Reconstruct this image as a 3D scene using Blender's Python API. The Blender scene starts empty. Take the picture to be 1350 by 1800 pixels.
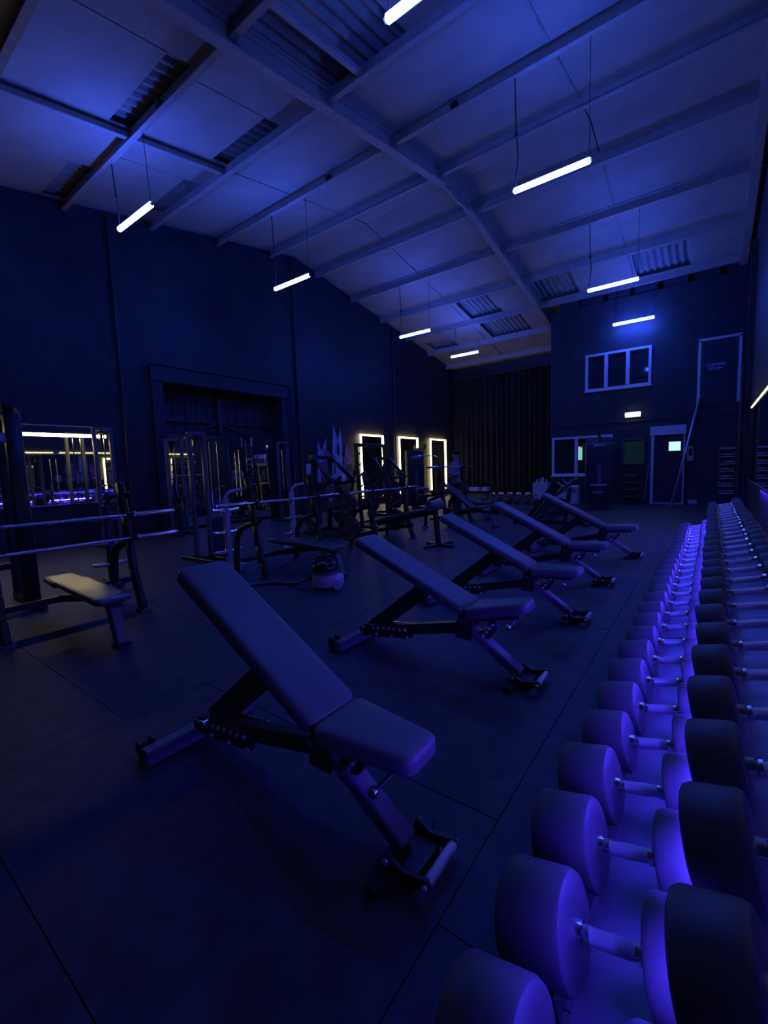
import bpy, math, random
from mathutils import Matrix, Vector
random.seed(7)
PI = math.pi
SC = bpy.context.scene
COL = SC.collection

# ------------------------------------------------------------------ camera
CAM_H = 1.4
cd = bpy.data.cameras.new('camera')
cam = bpy.data.objects.new('camera', cd); COL.objects.link(cam)
Rm = Matrix(((0.80370587, 0.59406818, -0.03376189),
             (-0.03230205, 0.10021672, 0.99444114),
             (0.59414935, -0.79814761, 0.09973439)))
cam.matrix_world = Matrix.Translation((0, 0, CAM_H)) @ Rm.transposed().to_4x4()
cd.sensor_fit = 'HORIZONTAL'; cd.sensor_width = 36; cd.lens = 36 * 772.5 / 1350
cd.clip_start = 0.05; cd.clip_end = 100
SC.camera = cam
# ------------------------------------------------------------------ world, view
w = bpy.data.worlds.new('night'); SC.world = w; w.use_nodes = True
w.node_tree.nodes['Background'].inputs[0].default_value = (0, 0, 0.004, 1)
w.node_tree.nodes['Background'].inputs[1].default_value = 0.3
SC.view_settings.view_transform = 'Standard'
SC.view_settings.look = 'None'
SC.view_settings.gamma = 1
SC.view_settings.exposure = 0.18
SC.view_settings.use_curve_mapping = False
BLUE = (3.2, 9.8, 106.0)        # ceiling battens
WARM = (14.0, 11.6, 5.2)         # LED strips round the mirrors
VIOLET = (17.0, 9.0, 310.0)     # LED strips on the dumbbell racks

# ------------------------------------------------------------------ materials
MATS = {}
def mat(name, col, rough=0.5, metal=0.0, noise=0.0, nscale=20, bump=0.0, bscale=60, spec=0.5):
    m = bpy.data.materials.new(name); m.use_nodes = True
    nt = m.node_tree; b = nt.nodes['Principled BSDF']
    b.inputs['Base Color'].default_value = (*col, 1)
    b.inputs['Roughness'].default_value = rough
    b.inputs['Metallic'].default_value = metal
    b.inputs['Specular IOR Level'].default_value = spec
    tc = None
    if noise or bump:
        tc = nt.nodes.new('ShaderNodeTexCoord')
    if noise:
        n = nt.nodes.new('ShaderNodeTexNoise'); n.inputs['Scale'].default_value = nscale; n.inputs['Detail'].default_value = 5
        nt.links.new(tc.outputs['Object'], n.inputs['Vector'])
        r = nt.nodes.new('ShaderNodeValToRGB')
        r.color_ramp.elements[0].position = 0.3; r.color_ramp.elements[1].position = 0.7
        r.color_ramp.elements[0].color = (*[c * (1 - noise) for c in col], 1)
        r.color_ramp.elements[1].color = (*[min(1, c * (1 + noise)) for c in col], 1)
        nt.links.new(n.outputs['Fac'], r.inputs['Fac']); nt.links.new(r.outputs['Color'], b.inputs['Base Color'])
    if bump:
        n2 = nt.nodes.new('ShaderNodeTexNoise'); n2.inputs['Scale'].default_value = bscale; n2.inputs['Detail'].default_value = 3
        nt.links.new(tc.outputs['Object'], n2.inputs['Vector'])
        bp = nt.nodes.new('ShaderNodeBump'); bp.inputs['Strength'].default_value = bump; bp.inputs['Distance'].default_value = 0.004
        nt.links.new(n2.outputs['Fac'], bp.inputs['Height']); nt.links.new(bp.outputs['Normal'], b.inputs['Normal'])
    MATS[name] = m
    return m
def emit(name, col, strength=1.0):
    m = bpy.data.materials.new(name); m.use_nodes = True
    nt = m.node_tree; nt.nodes.remove(nt.nodes['Principled BSDF'])
    e = nt.nodes.new('ShaderNodeEmission'); e.inputs[0].default_value = (*col, 1); e.inputs[1].default_value = strength
    nt.links.new(e.outputs[0], nt.nodes['Material Output'].inputs[0])
    MATS[name] = m
    return m
mat('rubber', (0.042, 0.042, 0.045), 0.58, noise=0.35, nscale=9, bump=0.25, bscale=180)
mat('subfloor', (0.012, 0.012, 0.013), 0.8)
mat('black_wall', (0.030, 0.030, 0.036), 0.6, noise=0.3, nscale=3, bump=0.2, bscale=25)
mat('black_trim', (0.03, 0.03, 0.035), 0.45)
mat('ceiling_white', (0.38, 0.34, 0.27), 0.75, noise=0.10, nscale=1.6)
mat('steel_white', (0.38, 0.34, 0.29), 0.6, noise=0.12, nscale=5)
mat('sheet', (0.30, 0.28, 0.24), 0.7, noise=0.2, nscale=4)
mat('vinyl', (0.13, 0.13, 0.13), 0.45, bump=0.12, bscale=260)
mat('vinyl_gloss', (0.11, 0.11, 0.115), 0.25, spec=1.0)
mat('black_metal', (0.02, 0.02, 0.023), 0.38, noise=0.2, nscale=30)
mat('grey_metal', (0.14, 0.14, 0.15), 0.42, noise=0.15, nscale=20)
mat('pale_metal', (0.45, 0.46, 0.5), 0.45, noise=0.1, nscale=12)
mat('chrome', (0.78, 0.78, 0.80), 0.16, 1.0)
mat('stud', (0.9, 0.9, 0.92), 0.3, 0.9)
mat('knurl', (0.70, 0.70, 0.72), 0.34, 0.85, bump=0.6, bscale=700)
mat('urethane', (0.075, 0.075, 0.078), 0.5, bump=0.1, bscale=150)
mat('urethane_face', (0.07, 0.07, 0.073), 0.42)
mat('rack_paint', (0.20, 0.22, 0.24), 0.4)
mat('cast_iron', (0.035, 0.035, 0.038), 0.45, noise=0.3, nscale=25)
mat('mirror', (0.82, 0.85, 0.84), 0.02, 1.0)
mat('glass', (0.02, 0.025, 0.03), 0.05, 0.0)
mat('white_plastic', (0.6, 0.6, 0.62), 0.35)
mat('pvc', (0.62, 0.64, 0.68), 0.4)
mat('black_plastic', (0.015, 0.015, 0.017), 0.22)
mat('rubber_black', (0.012, 0.012, 0.012), 0.6)
mat('curtain', (0.003, 0.003, 0.0035), 0.85)
mat('cable', (0.02, 0.02, 0.022), 0.5)
mat('paint_pale', (0.42, 0.46, 0.62), 0.6, noise=0.25, nscale=6)
mat('paint_pink', (0.36, 0.12, 0.26), 0.6, noise=0.35, nscale=6)
mat('paint_dark', (0.02, 0.02, 0.03), 0.6)
mat('paper', (0.5, 0.55, 0.6), 0.7)
mat('poster', (0.025, 0.02, 0.05), 0.6)
mat('poster_ink', (0.75, 0.65, 0.9), 0.6)
mat('skin', (0.42, 0.27, 0.20), 0.5)
mat('hair', (0.012, 0.010, 0.010), 0.5)
mat('hoodie', (0.28, 0.29, 0.33), 0.85)
mat('trousers', (0.02, 0.02, 0.025), 0.8)
mat('aluminium', (0.55, 0.55, 0.57), 0.35, 0.9)
mat('clear', (0.5, 0.53, 0.58), 0.15)
mat('shroud', (0.06, 0.06, 0.065), 0.3)
emit('blue_tube', BLUE)
emit('warm_led', WARM)
emit('warm_led_mid', tuple(c * 0.55 for c in WARM))
emit('warm_led_dim', tuple(c * 0.2 for c in WARM))
emit('violet_led', VIOLET)
emit('bulkhead', (7, 7.4, 6.2))
emit('office_light', (0.55, 0.95, 0.95))
emit('office_glow', (0.008, 0.018, 0.024))

# ------------------------------------------------------------------ mesh builder
def V(*a): return Vector(a)
class MB:
    def __init__(s): s.v = []; s.f = []
    def add(s, vs, fs):
        o = len(s.v); s.v += [tuple(p) for p in vs]; s.f += [tuple(i + o for i in f) for f in fs]; return s
    def box(s, c, d, rot=None):
        hx, hy, hz = d[0] / 2, d[1] / 2, d[2] / 2
        vs = [Vector((x, y, z)) for x in (-hx, hx) for y in (-hy, hy) for z in (-hz, hz)]
        if rot is not None: vs = [rot @ p for p in vs]
        c = Vector(c); vs = [p + c for p in vs]
        return s.add(vs, [(0, 1, 3, 2), (4, 6, 7, 5), (0, 4, 5, 1), (2, 3, 7, 6), (0, 2, 6, 4), (1, 5, 7, 3)])
    def rings(s, rings, cap=True, closed=False):
        n = len(rings[0]); m = len(rings); o = len(s.v)
        for r in rings: s.v += [tuple(p) for p in r]
        for i in range(m if closed else m - 1):
            a = o + i * n; b = o + ((i + 1) % m) * n
            for k in range(n):
                s.f.append((a + k, a + (k + 1) % n, b + (k + 1) % n, b + k))
        if cap and not closed:
            s.f.append(tuple(o + k for k in reversed(range(n)))); s.f.append(tuple(o + (m - 1) * n + k for k in range(n)))
        return s
    def bar(s, p0, p1, w, h, up=(0, 0, 1), ch=0.12):
        """rectangular tube p0->p1, w sideways, h along up, chamfered edges"""
        p0, p1 = Vector(p0), Vector(p1); t = (p1 - p0).normalized(); up = Vector(up)
        if abs(t.dot(up)) > 0.98: up = Vector((1, 0, 0))
        sd = t.cross(up).normalized(); u = sd.cross(t).normalized()
        c = min(w, h) * ch; a, b = w / 2, h / 2
        pr = [(-a + c, -b), (a - c, -b), (a, -b + c), (a, b - c), (a - c, b), (-a + c, b), (-a, b - c), (-a, -b + c)]
        e = min(c, (p1 - p0).length * 0.2)
        k = 1 - c / max(a, b)
        return s.rings([[p0 + sd * x * k + u * y * k for x, y in pr], [p0 + t * e + sd * x + u * y for x, y in pr],
                        [p1 - t * e + sd * x + u * y for x, y in pr], [p1 + sd * x * k + u * y * k for x, y in pr]])
    def tube(s, pts, r, n=10, closed=False):
        pts = [Vector(p) for p in pts]; m = len(pts); rs = r if isinstance(r, (list, tuple)) else [r] * m
        rings = []; ref = None
        for i, p in enumerate(pts):
            a = pts[i - 1] if i else (pts[-1] if closed else p); b = pts[i + 1] if i < m - 1 else (pts[0] if closed else p)
            t = (b - a).normalized()
            if ref is None:
                ref = Vector((0, 0, 1)) if abs(t.z) < 0.9 else Vector((1, 0, 0))
            x = (ref - t * ref.dot(t)).normalized(); y = t.cross(x); ref = x
            rings.append([p + (x * math.cos(2 * PI * k / n) + y * math.sin(2 * PI * k / n)) * rs[i] for k in range(n)])
        return s.rings(rings, closed=closed)
    def cyl(s, p0, p1, r, n=14, r2=None):
        return s.tube([p0, p1], [r, r if r2 is None else r2], n)
    def lathe(s, prof, o, ax, n=24):
        """prof: list of (radius, along axis)"""
        o = Vector(o); t = Vector(ax).normalized()
        x = (Vector((0, 0, 1)) if abs(t.z) < 0.9 else Vector((1, 0, 0))); x = (x - t * x.dot(t)).normalized(); y = t.cross(x)
        return s.rings([[o + t * z + (x * math.cos(2 * PI * k / n) + y * math.sin(2 * PI * k / n)) * max(r, 1e-4) for k in range(n)] for r, z in prof])
    def prism(s, poly, o, u, v, th):
        """flat polygon in plane (u,v), thickness th along u x v, centred"""
        o, u, v = Vector(o), Vector(u).normalized(), Vector(v).normalized(); nrm = u.cross(v)
        return s.rings([[o + u * a + v * b - nrm * th / 2 for a, b in poly], [o + u * a + v * b + nrm * th / 2 for a, b in poly]])
    def pad(s, L, w0, w1, h, rc, re, M):
        """upholstered pad: plan tapers w0 -> w1 over x=0..L, z=0..h, rounded corners and edges, placed by matrix M"""
        def ring(d, z):
            pts = []; r = max(rc - d, 0.006)
            wa = (w0 + (w1 - w0) * d / L) / 2 - d; wb = (w1 - (w1 - w0) * d / L) / 2 - d
            for cx, cy, a0 in ((L - d - r, wb - r, 0), (d + r, wa - r, 90), (d + r, -wa + r, 180), (L - d - r, -wb + r, 270)):
                for k in range(6):
                    a = math.radians(a0 + 18 * k); pts.append(M @ Vector((cx + r * math.cos(a), cy + r * math.sin(a), z)))
            return pts
        ls = [(re * 0.6, 0), (0, re * 0.5), (0, h - re), (re * 0.12, h - re * 0.55), (re * 0.45, h - re * 0.15), (re, h), (re * 2.2, h + 0.002)]
        return s.rings([ring(d, z) for d, z in ls])
    def sph(s, c, r, n=10, sc=(1, 1, 1)):
        prof = [[Vector(c) + Vector((math.cos(2 * PI * k / n) * math.sin(a) * sc[0], math.sin(2 * PI * k / n) * math.sin(a) * sc[1], -math.cos(a) * sc[2])) * r for k in range(n)]
                for a in [PI * (i + 0.02) / (n * 0.5 + 0.04) for i in range(n // 2 + 1)]]
        return s.rings(prof)
    def mesh(s, name, m, angle=40):
        me = bpy.data.meshes.new(name); me.from_pydata(s.v, [], s.f); me.update()
        me.materials.append(MATS[m])
        me.polygons.foreach_set('use_smooth', [True] * len(me.polygons)); me.set_sharp_from_angle(angle=math.radians(angle))
        return me
    def build(s, name, m, parent=None, angle=40):
        return put(s.mesh(name, m, angle), name, parent)
def put(me, name, parent=None, loc=None, rotz=None):
    o = bpy.data.objects.new(name, me); COL.objects.link(o)
    if parent is not None: o.parent = parent
    if loc is not None: o.location = loc
    if rotz: o.rotation_euler = (0, 0, rotz)
    return o
def tag(o, label, cat, group=None):
    o['label'] = label; o['category'] = cat
    if group: o['group'] = group
    return o
def thing(name, label, cat, loc=(0, 0, 0), rotz=0, group=None):
    o = bpy.data.objects.new(name, None); COL.objects.link(o); o.empty_display_size = 0.2
    o.location = loc; o.rotation_euler = (0, 0, rotz)
    return tag(o, label, cat, group)
def struct(o): o['kind'] = 'structure'; return o
def dup(root, loc, rotz=None, label=None, group=None):
    r = root.copy(); COL.objects.link(r); r.location = loc
    if rotz is not None: r.rotation_euler = (0, 0, rotz)
    if label: r['label'] = label
    if group: r['group'] = group
    for ch in list(root.children):
        c = ch.copy(); COL.objects.link(c); c.parent = r
        for g in list(ch.children):
            e = g.copy(); COL.objects.link(e); e.parent = c
    return r
def arc(c, r, a0, a1, n, u=(1, 0, 0), v=(0, 0, 1)):
    c, u, v = Vector(c), Vector(u), Vector(v)
    return [c + u * r * math.cos(math.radians(a0 + (a1 - a0) * i / n)) + v * r * math.sin(math.radians(a0 + (a1 - a0) * i / n)) for i in range(n + 1)]

# ================================================================== SETTING
XL, XR = -10.5, 0.73           # gable wall on the left, wall behind the dumbbells
YF, YB = -0.6, 20.25           # wall behind the camera, far wall
YO = 16.1                      # face of the office block
XO = -4.5                      # its left corner
RIDGE, SLOPE, ZTOP = 9.9, 0.174, 7.95
def zr(y): return ZTOP - SLOPE * abs(y - RIDGE)

# ---- floor: dark slab with rubber mats laid on it
floor = struct(MB().box(((XL + XR) / 2, (YF + YB) / 2, -0.06), (XR - XL + 0.6, YB - YF + 0.6, 0.104)).build('floor', 'subfloor'))
xs = [0.73, -0.63, -2.69, -4.74, -6.79, -8.84, -10.5]
off = [0.45, 0.93, 0.42, 0.15, 0.7, 0.3]
for i in range(6):
    x1, x0 = xs[i], xs[i + 1]; y = YF - 1.2 + off[i]
    while y < YB:
        a, b = max(y, YF), min(y + 1.2, YB)
        if b - a > 0.05:
            g = 0.001; dz = random.uniform(-0.0012, 0.0012)
            m = MB(); hx, hy = (x1 - x0) / 2 - g, (b - a) / 2 - g
            m.rings([[(-hx, -hy, -0.02), (hx, -hy, -0.02), (hx, hy, -0.02), (-hx, hy, -0.02)],
                     [(-hx, -hy, -0.004), (hx, -hy, -0.004), (hx, hy, -0.004), (-hx, hy, -0.004)],
                     [(-hx + .0015, -hy + .0015, dz), (hx - .0015, -hy + .0015, dz), (hx - .0015, hy - .0015, dz), (-hx + .0015, hy - .0015, dz)]])
            o = m.build('mat', 'rubber', floor, 20); o.location = ((x0 + x1) / 2, (a + b) / 2, 0)
        y += 1.2

# ---- gable wall with the walled-in doorway
def gable(x, y0, y1, z0=0, z1=None):
    """wall slab piece from y0 to y1 at x, up to the roof unless z1"""
    ys = [y0] + ([RIDGE] if y0 < RIDGE < y1 else []) + [y1]
    top = [(y, (zr(y) + 0.1) if z1 is None else z1) for y in reversed(ys)]
    poly = [(y0, z0), (y1, z0)] + top
    return poly
OY0, OY1, OZ = 5.5, 9.05, 3.56
wl = MB()
for poly in (gable(0, YF - .2, OY0), gable(0, OY1, YB + .2), gable(0, OY0, OY1, OZ)):
    wl.prism(poly, (XL - 0.11, 0, 0), (0, 1, 0), (0, 0, 1), 0.22)
wall_left = struct(wl.build('wall_left', 'black_wall', None, 10))
lin = MB(); lin.box((XL + 0.05, (5.2 + 9.35) / 2, 3.78), (0.1, 4.15, 0.36)); lin.build('lintel', 'black_wall', wall_left)
for yy, nm in ((5.33, 'door_jamb'), (9.2, 'door_jamb')):
    MB().box((XL + 0.03, yy, 1.8), (0.06, 0.28, 3.6)).build(nm, 'black_wall', wall_left)
fr = MB(); fr.tube([(XL + .12, 5.18, 0.1), (XL + .12, 5.18, 3.97), (XL + .12, 9.36, 3.97), (XL + .12, 9.36, 0.1)], 0.022, 8); fr.build('conduit', 'black_trim', wall_left)
for yy, z1 in ((4.56, 6.9), (9.74, 7.8), (15.0, 6.9)):
    MB().cyl((XL + 0.05, yy, 0.02), (XL + 0.05, yy, z1), 0.04, 10).build('drain_pipe', 'black_trim', wall_left)
# blocked-up doorway: recessed sheeting, rails and post
rc = MB(); rc.box((XL - 0.5, (OY0 + OY1) / 2, 1.8), (0.06, OY1 - OY0 + .2, 3.7)); rc.build('recess_panel', 'black_wall', wall_left)
for yy in (OY0 - 0.03, OY1 + 0.03):
    MB().box((XL - 0.35, yy, 1.8), (0.34, 0.06, 3.7)).build('reveal', 'black_wall', wall_left)
MB().box((XL - 0.35, (OY0 + OY1) / 2, OZ + 0.03), (0.34, OY1 - OY0, 0.06)).build('reveal', 'black_wall', wall_left)
for k in range(11):
    yy = OY0 + 0.2 + k * 0.31
    MB().box((XL - 0.46, yy, 3.0), (0.02, 0.1, 1.05)).build('cladding_rib', 'black_wall', wall_left)
MB().box((XL - 0.42, (OY0 + OY1) / 2, 2.78), (0.08, OY1 - OY0, 0.07)).build('rail', 'black_trim', wall_left)
MB().box((XL - 0.40, 7.2, 3.0), (0.1, 0.12, 1.12)).build('post', 'black_trim', wall_left)
for (ya, yb) in ((7.25, 8.2), (7.15, 6.2)):
    MB().bar((XL - 0.40, ya, 2.75), (XL - 0.40, yb, 2.45), 0.04, 0.05).build('brace', 'black_trim', wall_left)

# ---- far wall with the black curtain, wall behind the camera, wall behind the racks
wall_back = struct(MB().box(((XL + XR) / 2, YB + 0.11, 3.2), (XR - XL + .4, 0.2, 6.6)).build('wall_back', 'black_wall'))
wall_front = struct(MB().box(((XL + XR) / 2, YF - 0.1, 3.2), (XR - XL + .4, 0.2, 6.6)).build('wall_front', 'black_wall'))
wr = MB().prism(gable(0, YF - .2, YB + .2), (XR + 0.11, 0, 0), (0, 1, 0), (0, 0, 1), 0.22)
wall_right = struct(wr.build('wall_right', 'black_wall', None, 10))
for yy in (4.3, 14.0):
    MB().box((XR - 0.06, yy, 3.2), (0.12, 0.22, 6.4)).build('pilaster', 'black_wall', wall_right)
MB().cyl((XR - 0.17, 14.0, 0.02), (XR - 0.17, 14.0, 3.6), 0.045, 10).build('drain_pipe', 'black_trim', wall_right)

# ---- ceiling: corrugated roof sheet, liner panels, purlins, portal rafters
cs = MB(); NX = 64 * 6
def wz(x): return 0.035 * math.sin((x - XL) * 2 * PI / 0.177)
gx = [XL - .15 + (XR - XL + .3) * i / NX for i in range(NX + 1)]
for s0, s1 in ((YF - .2, RIDGE), (RIDGE, YB + .2)):
    o = len(cs.v)
    for x in gx: cs.v += [(x, s0, zr(s0) + 0.13 + wz(x)), (x, s1, zr(s1) + 0.13 + wz(x))]
    for i in range(NX): cs.f.append((o + 2 * i, o + 2 * i + 1, o + 2 * i + 3, o + 2 * i + 2))
ceiling = struct(cs.build('ceiling', 'sheet', None, 80))
PUR = [0.30, 2.05, 3.80, 5.53, 7.27, 9.02, 10.78, 12.52, 14.27, 16.02, 17.80, 19.55]
BAYX = [XL, -7.65, -4.95, -2.08, XR]
def slab(x0, x1, y0, y1, th=0.018, dz=0.0):
    m = MB(); c = Vector(((x0 + x1) / 2, (y0 + y1) / 2, (zr(y0) + zr(y1)) / 2 + dz))
    a = math.atan2(zr(y1) - zr(y0), y1 - y0)
    m.box((0, 0, 0), (x1 - x0, math.hypot(y1 - y0, zr(y1) - zr(y0)), th), Matrix.Rotation(a, 3, 'X'))
    o = m.build('panel', 'ceiling_white', ceiling, 20); o.location = c
cells = [(YF, PUR[0])] + [(PUR[i], PUR[i + 1]) for i in range(11)] + [(PUR[-1], YB)]
# parts of the lining that are missing: (x0, x1, y0, y1)
HOLES = [(-4.8, -3.45, 3.8, 5.53), (-7.5, -6.0, 5.18, 5.53), (-7.55, -5.8, 3.45, 3.8), (-10.4, -9.0, 3.4, 3.8), (-9.9, -8.4, 5.15, 5.53),
         (-7.45, -6.2, 14.27, 16.02), (-7.35, -5.7, 16.35, 17.8), (-10.1, -8.9, 17.0, 17.8), (-4.85, -3.6, 14.27, 16.02),
         (-1.98, -0.65, 14.7, 16.02), (-1.98, -0.65, 16.25, 17.8)]
for (y0, y1) in cells:
    parts = [(y0, RIDGE), (RIDGE, y1)] if y0 < RIDGE < y1 else [(y0, y1)]
    for (a, b) in parts:
        for k in range(4):
            x0, x1 = BAYX[k] + 0.012, BAYX[k + 1] - 0.012
            hs = [h for h in HOLES if h[0] < x1 and h[1] > x0 and h[2] < b and h[3] > a]
            dz = random.uniform(-0.006, 0.006)
            if not hs: slab(x0, x1, a, b, dz=dz); continue
            h = hs[0]; hx0, hx1, hy0, hy1 = max(h[0], x0), min(h[1], x1), max(h[2], a), min(h[3], b)
            if hx0 - x0 > .05: slab(x0, hx0, a, b, dz=dz)
            if x1 - hx1 > .05: slab(hx1, x1, a, b, dz=dz)
            if hy0 - a > .05: slab(hx0 + .004, hx1 - .004, a, hy0, dz=dz - .01)
            if b - hy1 > .05: slab(hx0 + .004, hx1 - .004, hy1, b, dz=dz - .01)
for y in PUR:                                   # cold-rolled Z purlins
    z = zr(y); sgn = -1 if y < RIDGE else 1
    m = MB(); L0, L1 = XL + 0.01, XR - 0.01
    if y > YO + 0.1: L1 = XR - 0.01
    m.box(((L0 + L1) / 2, y, z - 0.10), (L1 - L0, 0.035, 0.20))
    m.box(((L0 + L1) / 2, y + 0.035 * sgn, z - 0.19), (L1 - L0, 0.075, 0.022))
    m.box(((L0 + L1) / 2, y - 0.035 * sgn, z - 0.01), (L1 - L0, 0.075, 0.02))
    m.build('purlin', 'steel_white', ceiling, 20)
def rafter(x):
    for (a, b) in ((YF, RIDGE), (RIDGE, YB)):
        A, B = Vector((x, a, zr(a))), Vector((x, b, zr(b))); n = Vector((0, 0, -1))
        m = MB()
        m.bar(A + n * 0.12, B + n * 0.12, 0.05, 0.24, ch=0.02)
        m.bar(A + n * 0.26, B + n * 0.26, 0.17, 0.03, ch=0.1)
        m.bar(A + n * 0.02, B + n * 0.02, 0.17, 0.03, ch=0.1)
        m.build('rafter', 'steel_white', ceiling, 20)
    h = MB().prism([(-0.75, -0.30 - .75 * SLOPE + .03), (0, -0.44), (0.75, -0.30 - .75 * SLOPE + .03), (0.75, -.2 - .75 * SLOPE), (0, -0.2), (-0.75, -.2 - .75 * SLOPE)],
                   (x, RIDGE, ZTOP), (0, 1, 0), (0, 0, 1), 0.06)
    h.build('haunch_plate', 'steel_white', ceiling, 20)
    for y in PUR:
        MB().box((x + 0.06, y + .05, zr(y) - 0.14), (0.05, 0.06, 0.16)).build('cleat', 'steel_white', ceiling)
rafter(-4.95); rafter(0.55)
for x, (ya, yb) in [(-7.62, (3.83, 5.5)), (-7.62, (2.08, 3.77)), (-4.25, (3.83, 5.5)), (-7.62, (0.33, 2.02))]:
    MB().bar((x, ya, zr(ya) - 0.1), (x, yb, zr(yb) - 0.1), 0.09, 0.09).build('strut', 'steel_white', ceiling, 20)
for x in (-2.08, -7.65):
    for (a, b) in cells[1:-1]:
        if a < RIDGE < b: continue
        MB().bar((x, a + .03, zr(a) - 0.02), (x, b - .03, zr(b) - 0.02), 0.035, 0.02).build('cover_strip', 'sheet', ceiling, 20)
for x, y in ((-6.6, 3.74), (-6.49, 7.2), (-3.62, 7.2)):
    MB().box((x, y, zr(y) - 0.12), (0.12, 0.07, 0.07)).build('cable_clip', 'black_plastic', ceiling)

# ---- office block across the far right corner
def wall_with_holes(name, x0, x1, z0, z1, y, th, holes, m):
    """wall face in the XZ plane at y (front face), pieces round rectangular holes (x0,x1,z0,z1)"""
    b = MB(); xsn = sorted({x0, x1, *[h[0] for h in holes], *[h[1] for h in holes]})
    for a, c in zip(xsn[:-1], xsn[1:]):
        hh = sorted([(h[2], h[3]) for h in holes if h[0] < c - 1e-6 and h[1] > a + 1e-6])
        z = z0
        for (ha, hb) in hh + [(z1, z1)]:
            if ha - z > 1e-4: b.box(((a + c) / 2, y + th / 2, (z + ha) / 2), (c - a, th, ha - z))
            z = hb
    return b.build(name, m, None, 10)
W1 = (-3.44, -1.56, 3.68, 4.86)    # upper window
W2 = (-4.50, -2.60, 0.92, 2.24)    # lower window
W3 = (-2.28, -1.72, 1.28, 2.02)    # hatch beside it
D1 = (-1.50, -0.66, 0.0, 2.10)     # door
wall_office = struct(wall_with_holes('wall_office', XO - .06, XR, 0, 6.45, YO, 0.16,
                     [(W1[0] + .04, W1[1] - .04, W1[2] + .04, W1[3] - .04), (W2[0] + .06, W2[1], W2[2] + .04, W2[3] - .04), W3, D1], 'black_wall'))
MB().box((XO + 0.02, (YO + .17 + YB) / 2, 3.2), (0.16, YB - YO - .2, 6.5)).build('side_panel', 'black_wall', wall_office)
MB().box(((XO + XR) / 2, YO + 0.12, 2.62), (XR - XO, 0.3, 0.06)).build('ledge', 'black_wall', wall_office)
MB().box(((XO + XR) / 2, (YO + YB) / 2, 2.78), (XR - XO - .2, YB - YO - .3, 0.16)).build('floor_deck', 'black_wall', wall_office)
MB().box(((XO + XR) / 2, YO + 2.4, 1.3), (XR - XO - .2, 0.08, 2.7)).build('inner_partition', 'black_wall', wall_office)
MB().box(((XO + XR) / 2, YO + 2.0, 4.6), (XR - XO - .2, 0.08, 3.4)).build('inner_partition', 'black_wall', wall_office)
for k in range(7):
    x = XO + 0.5 + k * 0.75
    MB().box((x, YO + 0.05, 6.56), (0.6, 0.03, 0.34)).build('infill_board', 'black_wall', wall_office)

def window(n, W, splits, hole_pane=(), open_last=False):
    x0, x1, z0, z1 = W
    t = 0.075
    o = MB().box(((x0 + x1) / 2, YO - 0.02, z1 - t / 2), (x1 - x0, 0.07, t))
    o.box(((x0 + x1) / 2, YO - 0.02, z0 + t / 2), (x1 - x0, 0.07, t))
    o.box((x0 + t / 2, YO - 0.02, (z0 + z1) / 2), (t, 0.07, z1 - z0 - 2 * t)); o.box((x1 - t / 2, YO - 0.02, (z0 + z1) / 2), (t, 0.07, z1 - z0 - 2 * t))
    win = struct(o.build('window_%d' % n, 'pvc', None, 20))
    xs_ = [x0] + [x0 + (x1 - x0) * s for s in splits] + [x1]
    for k in range(len(xs_) - 1):
        a, b = xs_[k], xs_[k + 1]
        if k: MB().box((a, YO - 0.025, (z0 + z1) / 2), (0.1, 0.08, z1 - z0 - 2 * t)).build('mullion', 'pvc', win)
        MB().box(((a + b) / 2, YO + 0.02, (z0 + z1) / 2), (b - a - .1, 0.012, z1 - z0 - .12)).build('pane', 'glass_clear' if k in hole_pane else 'glass', win)
    MB().box(((x0 + x1) / 2, YO - 0.05, z0 - 0.015), (x1 - x0 + .06, 0.14, 0.03)).build('window_sill', 'pvc', win)
    return win
gm = bpy.data.materials.new('glass_clear'); gm.use_nodes = True; MATS['glass_clear'] = gm
nt = gm.node_tree; pb = nt.nodes['Principled BSDF']; mx = nt.nodes.new('ShaderNodeMixShader'); tr = nt.nodes.new('ShaderNodeBsdfTransparent')
pb.inputs['Base Color'].default_value = (0.02, 0.025, 0.03, 1); pb.inputs['Roughness'].default_value = 0.04
tr.inputs[0].default_value = (0.8, 0.95, 0.95, 1); mx.inputs[0].default_value = 0.75
nt.links.new(pb.outputs[0], mx.inputs[1]); nt.links.new(tr.outputs[0], mx.inputs[2]); nt.links.new(mx.outputs[0], nt.nodes['Material Output'].inputs[0])
w1 = window(1, W1, (0.33, 0.66), hole_pane=())
MB().box((W1[1] - 0.62, YO - 0.06, W1[2] + 0.12), (0.12, 0.05, 0.03)).build('window_handle', 'pvc', w1)
w2 = window(2, W2, (0.42, 0.80), hole_pane=(1, 2))
hatch = MB()
for c, d in (((-2.0, YO - .01, 2.04), (0.62, 0.05, 0.04)), ((-2.0, YO - .01, 1.26), (0.62, 0.08, 0.04)), ((-2.30, YO - .01, 1.65), (0.04, 0.05, 0.8)), ((-1.70, YO - .01, 1.65), (0.04, 0.05, 0.8))):
    hatch.box(c, d)
hatch = struct(hatch.build('window_3', 'grey_metal'))
MB().box((-2.0, YO + .03, 1.65), (0.56, 0.01, 0.74)).build('pane', 'glass_clear', hatch)
# inside of the office: lit panels
ol = tag(MB().box((-3.99, YO + 1.6, 1.70), (0.24, 0.04, 0.50)).build('wall_light', 'office_light'), 'pale cyan lit light panel inside the office behind the lower window', 'light panel')
ol2 = tag(MB().box((-2.1, YO + 1.9, 1.6), (0.9, 0.04, 0.9)).build('added_glow_panel', 'office_glow'), 'dim green glowing panel added for the lit office behind the small hatch', 'glow panel')  # glowing panel added in place of the dimly lit room beyond
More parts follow.
